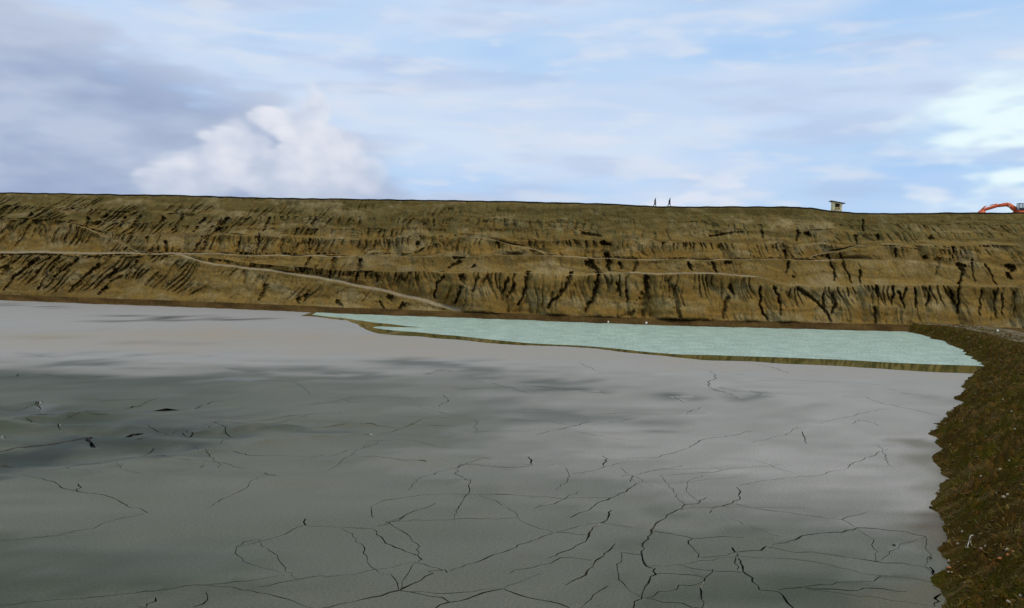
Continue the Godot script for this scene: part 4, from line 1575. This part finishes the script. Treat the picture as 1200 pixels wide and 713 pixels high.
func build_people() -> void:
	var a := rim_at(767.8, 243)
	walker("person in grey shirt and dark trousers walking along the rim", a + Vector3(0, 0.30, -0.4), 0.0, 0.10, Color(0.16, 0.18, 0.17), Color(0.014, 0.016, 0.018), 0.20, false)
	var b := rim_at(784.6, 243.6)
	walker("person in pale shirt, jeans and cap walking along the rim", b + Vector3(0, 0.26, -0.4), 0.0, 0.14, Color(0.30, 0.31, 0.36), Color(0.035, 0.040, 0.075), 0.24, true)


func slab(outline: Array, z0: float, z1: float) -> ArrayMesh:
	# an outline in x and y given a thickness, with a small chamfer
	var p := PackedVector2Array()
	for q in outline:
		p.append(Vector2(q[0], q[1]))
	if Geometry2D.is_polygon_clockwise(p):
		p.reverse()
	var inset := Geometry2D.offset_polygon(p, -0.035)
	var q: PackedVector2Array = inset[0] if inset.size() > 0 and inset[0].size() == p.size() else p
	var ch := 0.03
	var st := begin()
	var tri := Geometry2D.triangulate_polygon(p)
	for i in range(0, tri.size(), 3):
		for k in [0, 2, 1]:
			st.add_vertex(Vector3(p[tri[i + k]].x, p[tri[i + k]].y, z1))
		for k in [0, 1, 2]:
			st.add_vertex(Vector3(p[tri[i + k]].x, p[tri[i + k]].y, z0))
	var n := p.size()
	for i in n:
		var a := p[i]
		var b := p[(i + 1) % n]
		for v in [Vector3(a.x, a.y, z0), Vector3(b.x, b.y, z1), Vector3(b.x, b.y, z0), Vector3(a.x, a.y, z0), Vector3(a.x, a.y, z1), Vector3(b.x, b.y, z1)]:
			st.add_vertex(v)
	return done(st)


func ram(called: String, a: Vector3, b: Vector3, orange: Material, steel: Material, parent: Node3D) -> void:
	var st := begin()
	tube(st, a, a.lerp(b, 0.58), 0.095, 0.095, 10)
	var o := place(called, done(st), orange, parent)
	st = begin()
	tube(st, a.lerp(b, 0.55), b, 0.042, 0.042, 8)
	place("rod", done(st), steel, o)


func build_excavator() -> void:
	var at := rim_at(1194, 250.8)
	at += Vector3(3.1, -0.72, -4.6)
	var o := thing("excavator", at)
	o.scale = Vector3.ONE * 1.0
	tag(o, "orange tracked excavator with its arm reaching along the rim", "excavator")
	var orange := mat(srgb(0.92, 0.15, 0.032), 0.5)
	orange.albedo_texture = grain(0.012, 0.72, 1.0, 5, 512, 15)
	triplanar(orange, 0.4)
	var dark := mat(srgb(0.025, 0.025, 0.027), 0.7)
	var steel := mat(srgb(0.55, 0.55, 0.56), 0.3, 0.9)
	var worn := mat(srgb(0.16, 0.10, 0.075), 0.6, 0.3)
	var glass := mat(Color(0.62, 0.72, 0.78, 0.35), 0.05)
	glass.transparency = BaseMaterial3D.TRANSPARENCY_ALPHA
	# crawler
	for s in [-1.0, 1.0]:
		var tr := place("track", slab([[-1.55, 0.06], [-1.95, 0.28], [-1.95, 0.55], [-1.6, 0.80], [2.1, 0.80], [2.45, 0.55], [2.45, 0.28], [2.05, 0.06]], s * 1.05 - 0.28, s * 1.05 + 0.28), dark, o)
		for k in 6:
			var st := begin()
			tube(st, Vector3(-1.45 + k * 0.66, 0.24, s * 1.05 - 0.31), Vector3(-1.45 + k * 0.66, 0.24, s * 1.05 + 0.31), 0.17, 0.17, 10)
			place("roller", done(st), worn, tr)
		for k in 18:
			one_box("track_shoe", Vector3(-1.75 + k * 0.235, 0.03, s * 1.05), Vector3(0.2, 0.06, 0.6), dark, tr)
	one_box("undercarriage", Vector3(0.25, 0.55, 0), Vector3(2.2, 0.4, 1.6), dark, o)
	var st0 := begin()
	tube(st0, Vector3(0.25, 0.72, 0), Vector3(0.25, 0.98, 0), 0.7, 0.7, 20)
	place("turntable", done(st0), dark, o)
	# upper body
	place("body", slab([[-1.15, 1.0], [-1.15, 1.42], [-0.6, 1.55], [0.85, 1.55], [0.95, 2.02], [2.5, 2.02], [2.75, 1.8], [2.75, 1.12], [2.6, 1.0]], -1.2, 1.2), orange, o)
	place("counterweight", slab([[2.752, 1.0], [2.752, 1.95], [3.0, 1.95], [3.2, 1.75], [3.2, 1.1], [3.05, 1.0]], -1.22, 1.22), orange, o)
	one_box("side_panel", Vector3(1.7, 1.5, 1.215), Vector3(1.2, 0.6, 0.03), dark, o)
	var st1 := begin()
	tube(st1, Vector3(1.9, 2.0, -0.5), Vector3(1.9, 2.45, -0.5), 0.06, 0.06, 10)
	place("exhaust_pipe", done(st1), dark, o)
	for k in 3:
		one_box("handrail", Vector3(1.1 + k * 0.6, 2.22, 1.1), Vector3(0.04, 0.4, 0.04), dark, o)
	# cab on the near side
	var cab := Node3D.new()
	cab.name = "cab"
	o.add_child(cab)
	var cz := 0.72
	one_box("cab_floor", Vector3(-0.35, 1.6, cz), Vector3(1.7, 0.12, 0.92), orange, cab)
	one_box("cab_roof", Vector3(-0.32, 3.12, cz), Vector3(1.62, 0.10, 0.96), dark, cab)
	one_box("door", Vector3(-0.3, 1.93, cz + 0.455), Vector3(1.5, 0.56, 0.03), dark, cab)
	one_box("back_wall", Vector3(0.46, 2.35, cz), Vector3(0.06, 1.45, 0.9), dark, cab)
	for x in [-1.12, -0.42, 0.44]:
		for s in [-1.0, 1.0]:
			one_box("pillar", Vector3(x, 2.36, cz + s * 0.44), Vector3(0.09, 1.45, 0.07), dark, cab)
	one_box("window", Vector3(-0.77, 2.62, cz + 0.44), Vector3(0.6, 0.86, 0.012), glass, cab)
	one_box("window", Vector3(0.0, 2.62, cz + 0.44), Vector3(0.75, 0.86, 0.012), glass, cab)
	one_box("windscreen", Vector3(-1.13, 2.4, cz), Vector3(0.012, 1.3, 0.8), glass, cab)
	one_box("seat", Vector3(0.05, 2.05, cz), Vector3(0.5, 0.14, 0.5), dark, cab)
	one_box("seat_back", Vector3(0.28, 2.42, cz), Vector3(0.12, 0.7, 0.48), dark, cab)
	# arm
	place("boom", slab([[-0.55, 1.25], [-0.95, 1.2], [-2.45, 2.32], [-3.0, 2.5], [-5.55, 2.2], [-5.66, 2.55], [-5.3, 2.84], [-3.05, 3.32], [-2.4, 3.22], [-0.85, 2.3], [-0.45, 1.7]], -0.42, 0.08), orange, o)
	place("stick", slab([[-4.7, 2.92], [-4.95, 2.62], [-5.5, 2.15], [-8.1, 1.32], [-8.5, 1.38], [-8.48, 1.68], [-7.4, 2.2], [-5.6, 2.8]], 0.1, 0.42), orange, o)
	ram("stick_cylinder", Vector3(-3.2, 3.2, -0.16), Vector3(-4.75, 2.98, 0.05), orange, steel, o)
	ram("bucket_cylinder", Vector3(-5.3, 2.98, 0.2), Vector3(-7.75, 2.42, 0.2), orange, steel, o)
	for s in [-1.0, 1.0]:
		ram("boom_cylinder", Vector3(-0.95, 1.28, -0.16 + s * 0.3), Vector3(-2.9, 2.75, -0.16 + s * 0.3), orange, steel, o)
	place("linkage", slab([[-7.65, 2.5], [-7.95, 2.46], [-8.85, 1.55], [-8.78, 1.38], [-8.6, 1.42], [-7.75, 2.25]], 0.1, 0.3), orange, o)
	# bucket as a curved shell with teeth
	var bk := place("bucket", slab([[-8.3, 1.62], [-8.75, 1.55], [-9.3, 1.05], [-9.5, 0.55], [-9.35, 0.12], [-9.25, 0.14], [-9.3, 0.5], [-9.1, 0.9], [-8.7, 1.2], [-8.2, 1.15], [-7.95, 0.75], [-7.9, 0.15], [-7.8, 0.15], [-7.82, 0.85], [-8.0, 1.35]], -0.3, 0.7), orange, o)
	for s in [-0.31, 0.7]:
		place("bucket_side", slab([[-8.3, 1.6], [-8.75, 1.53], [-9.28, 1.05], [-9.48, 0.55], [-9.33, 0.14], [-7.85, 0.2], [-7.84, 0.85], [-8.0, 1.33]], s, s + 0.03), orange, bk)
	for k in 5:
		one_box("tooth", Vector3(-9.3, 0.06, -0.24 + k * 0.22), Vector3(0.08, 0.2, 0.1), worn, bk)
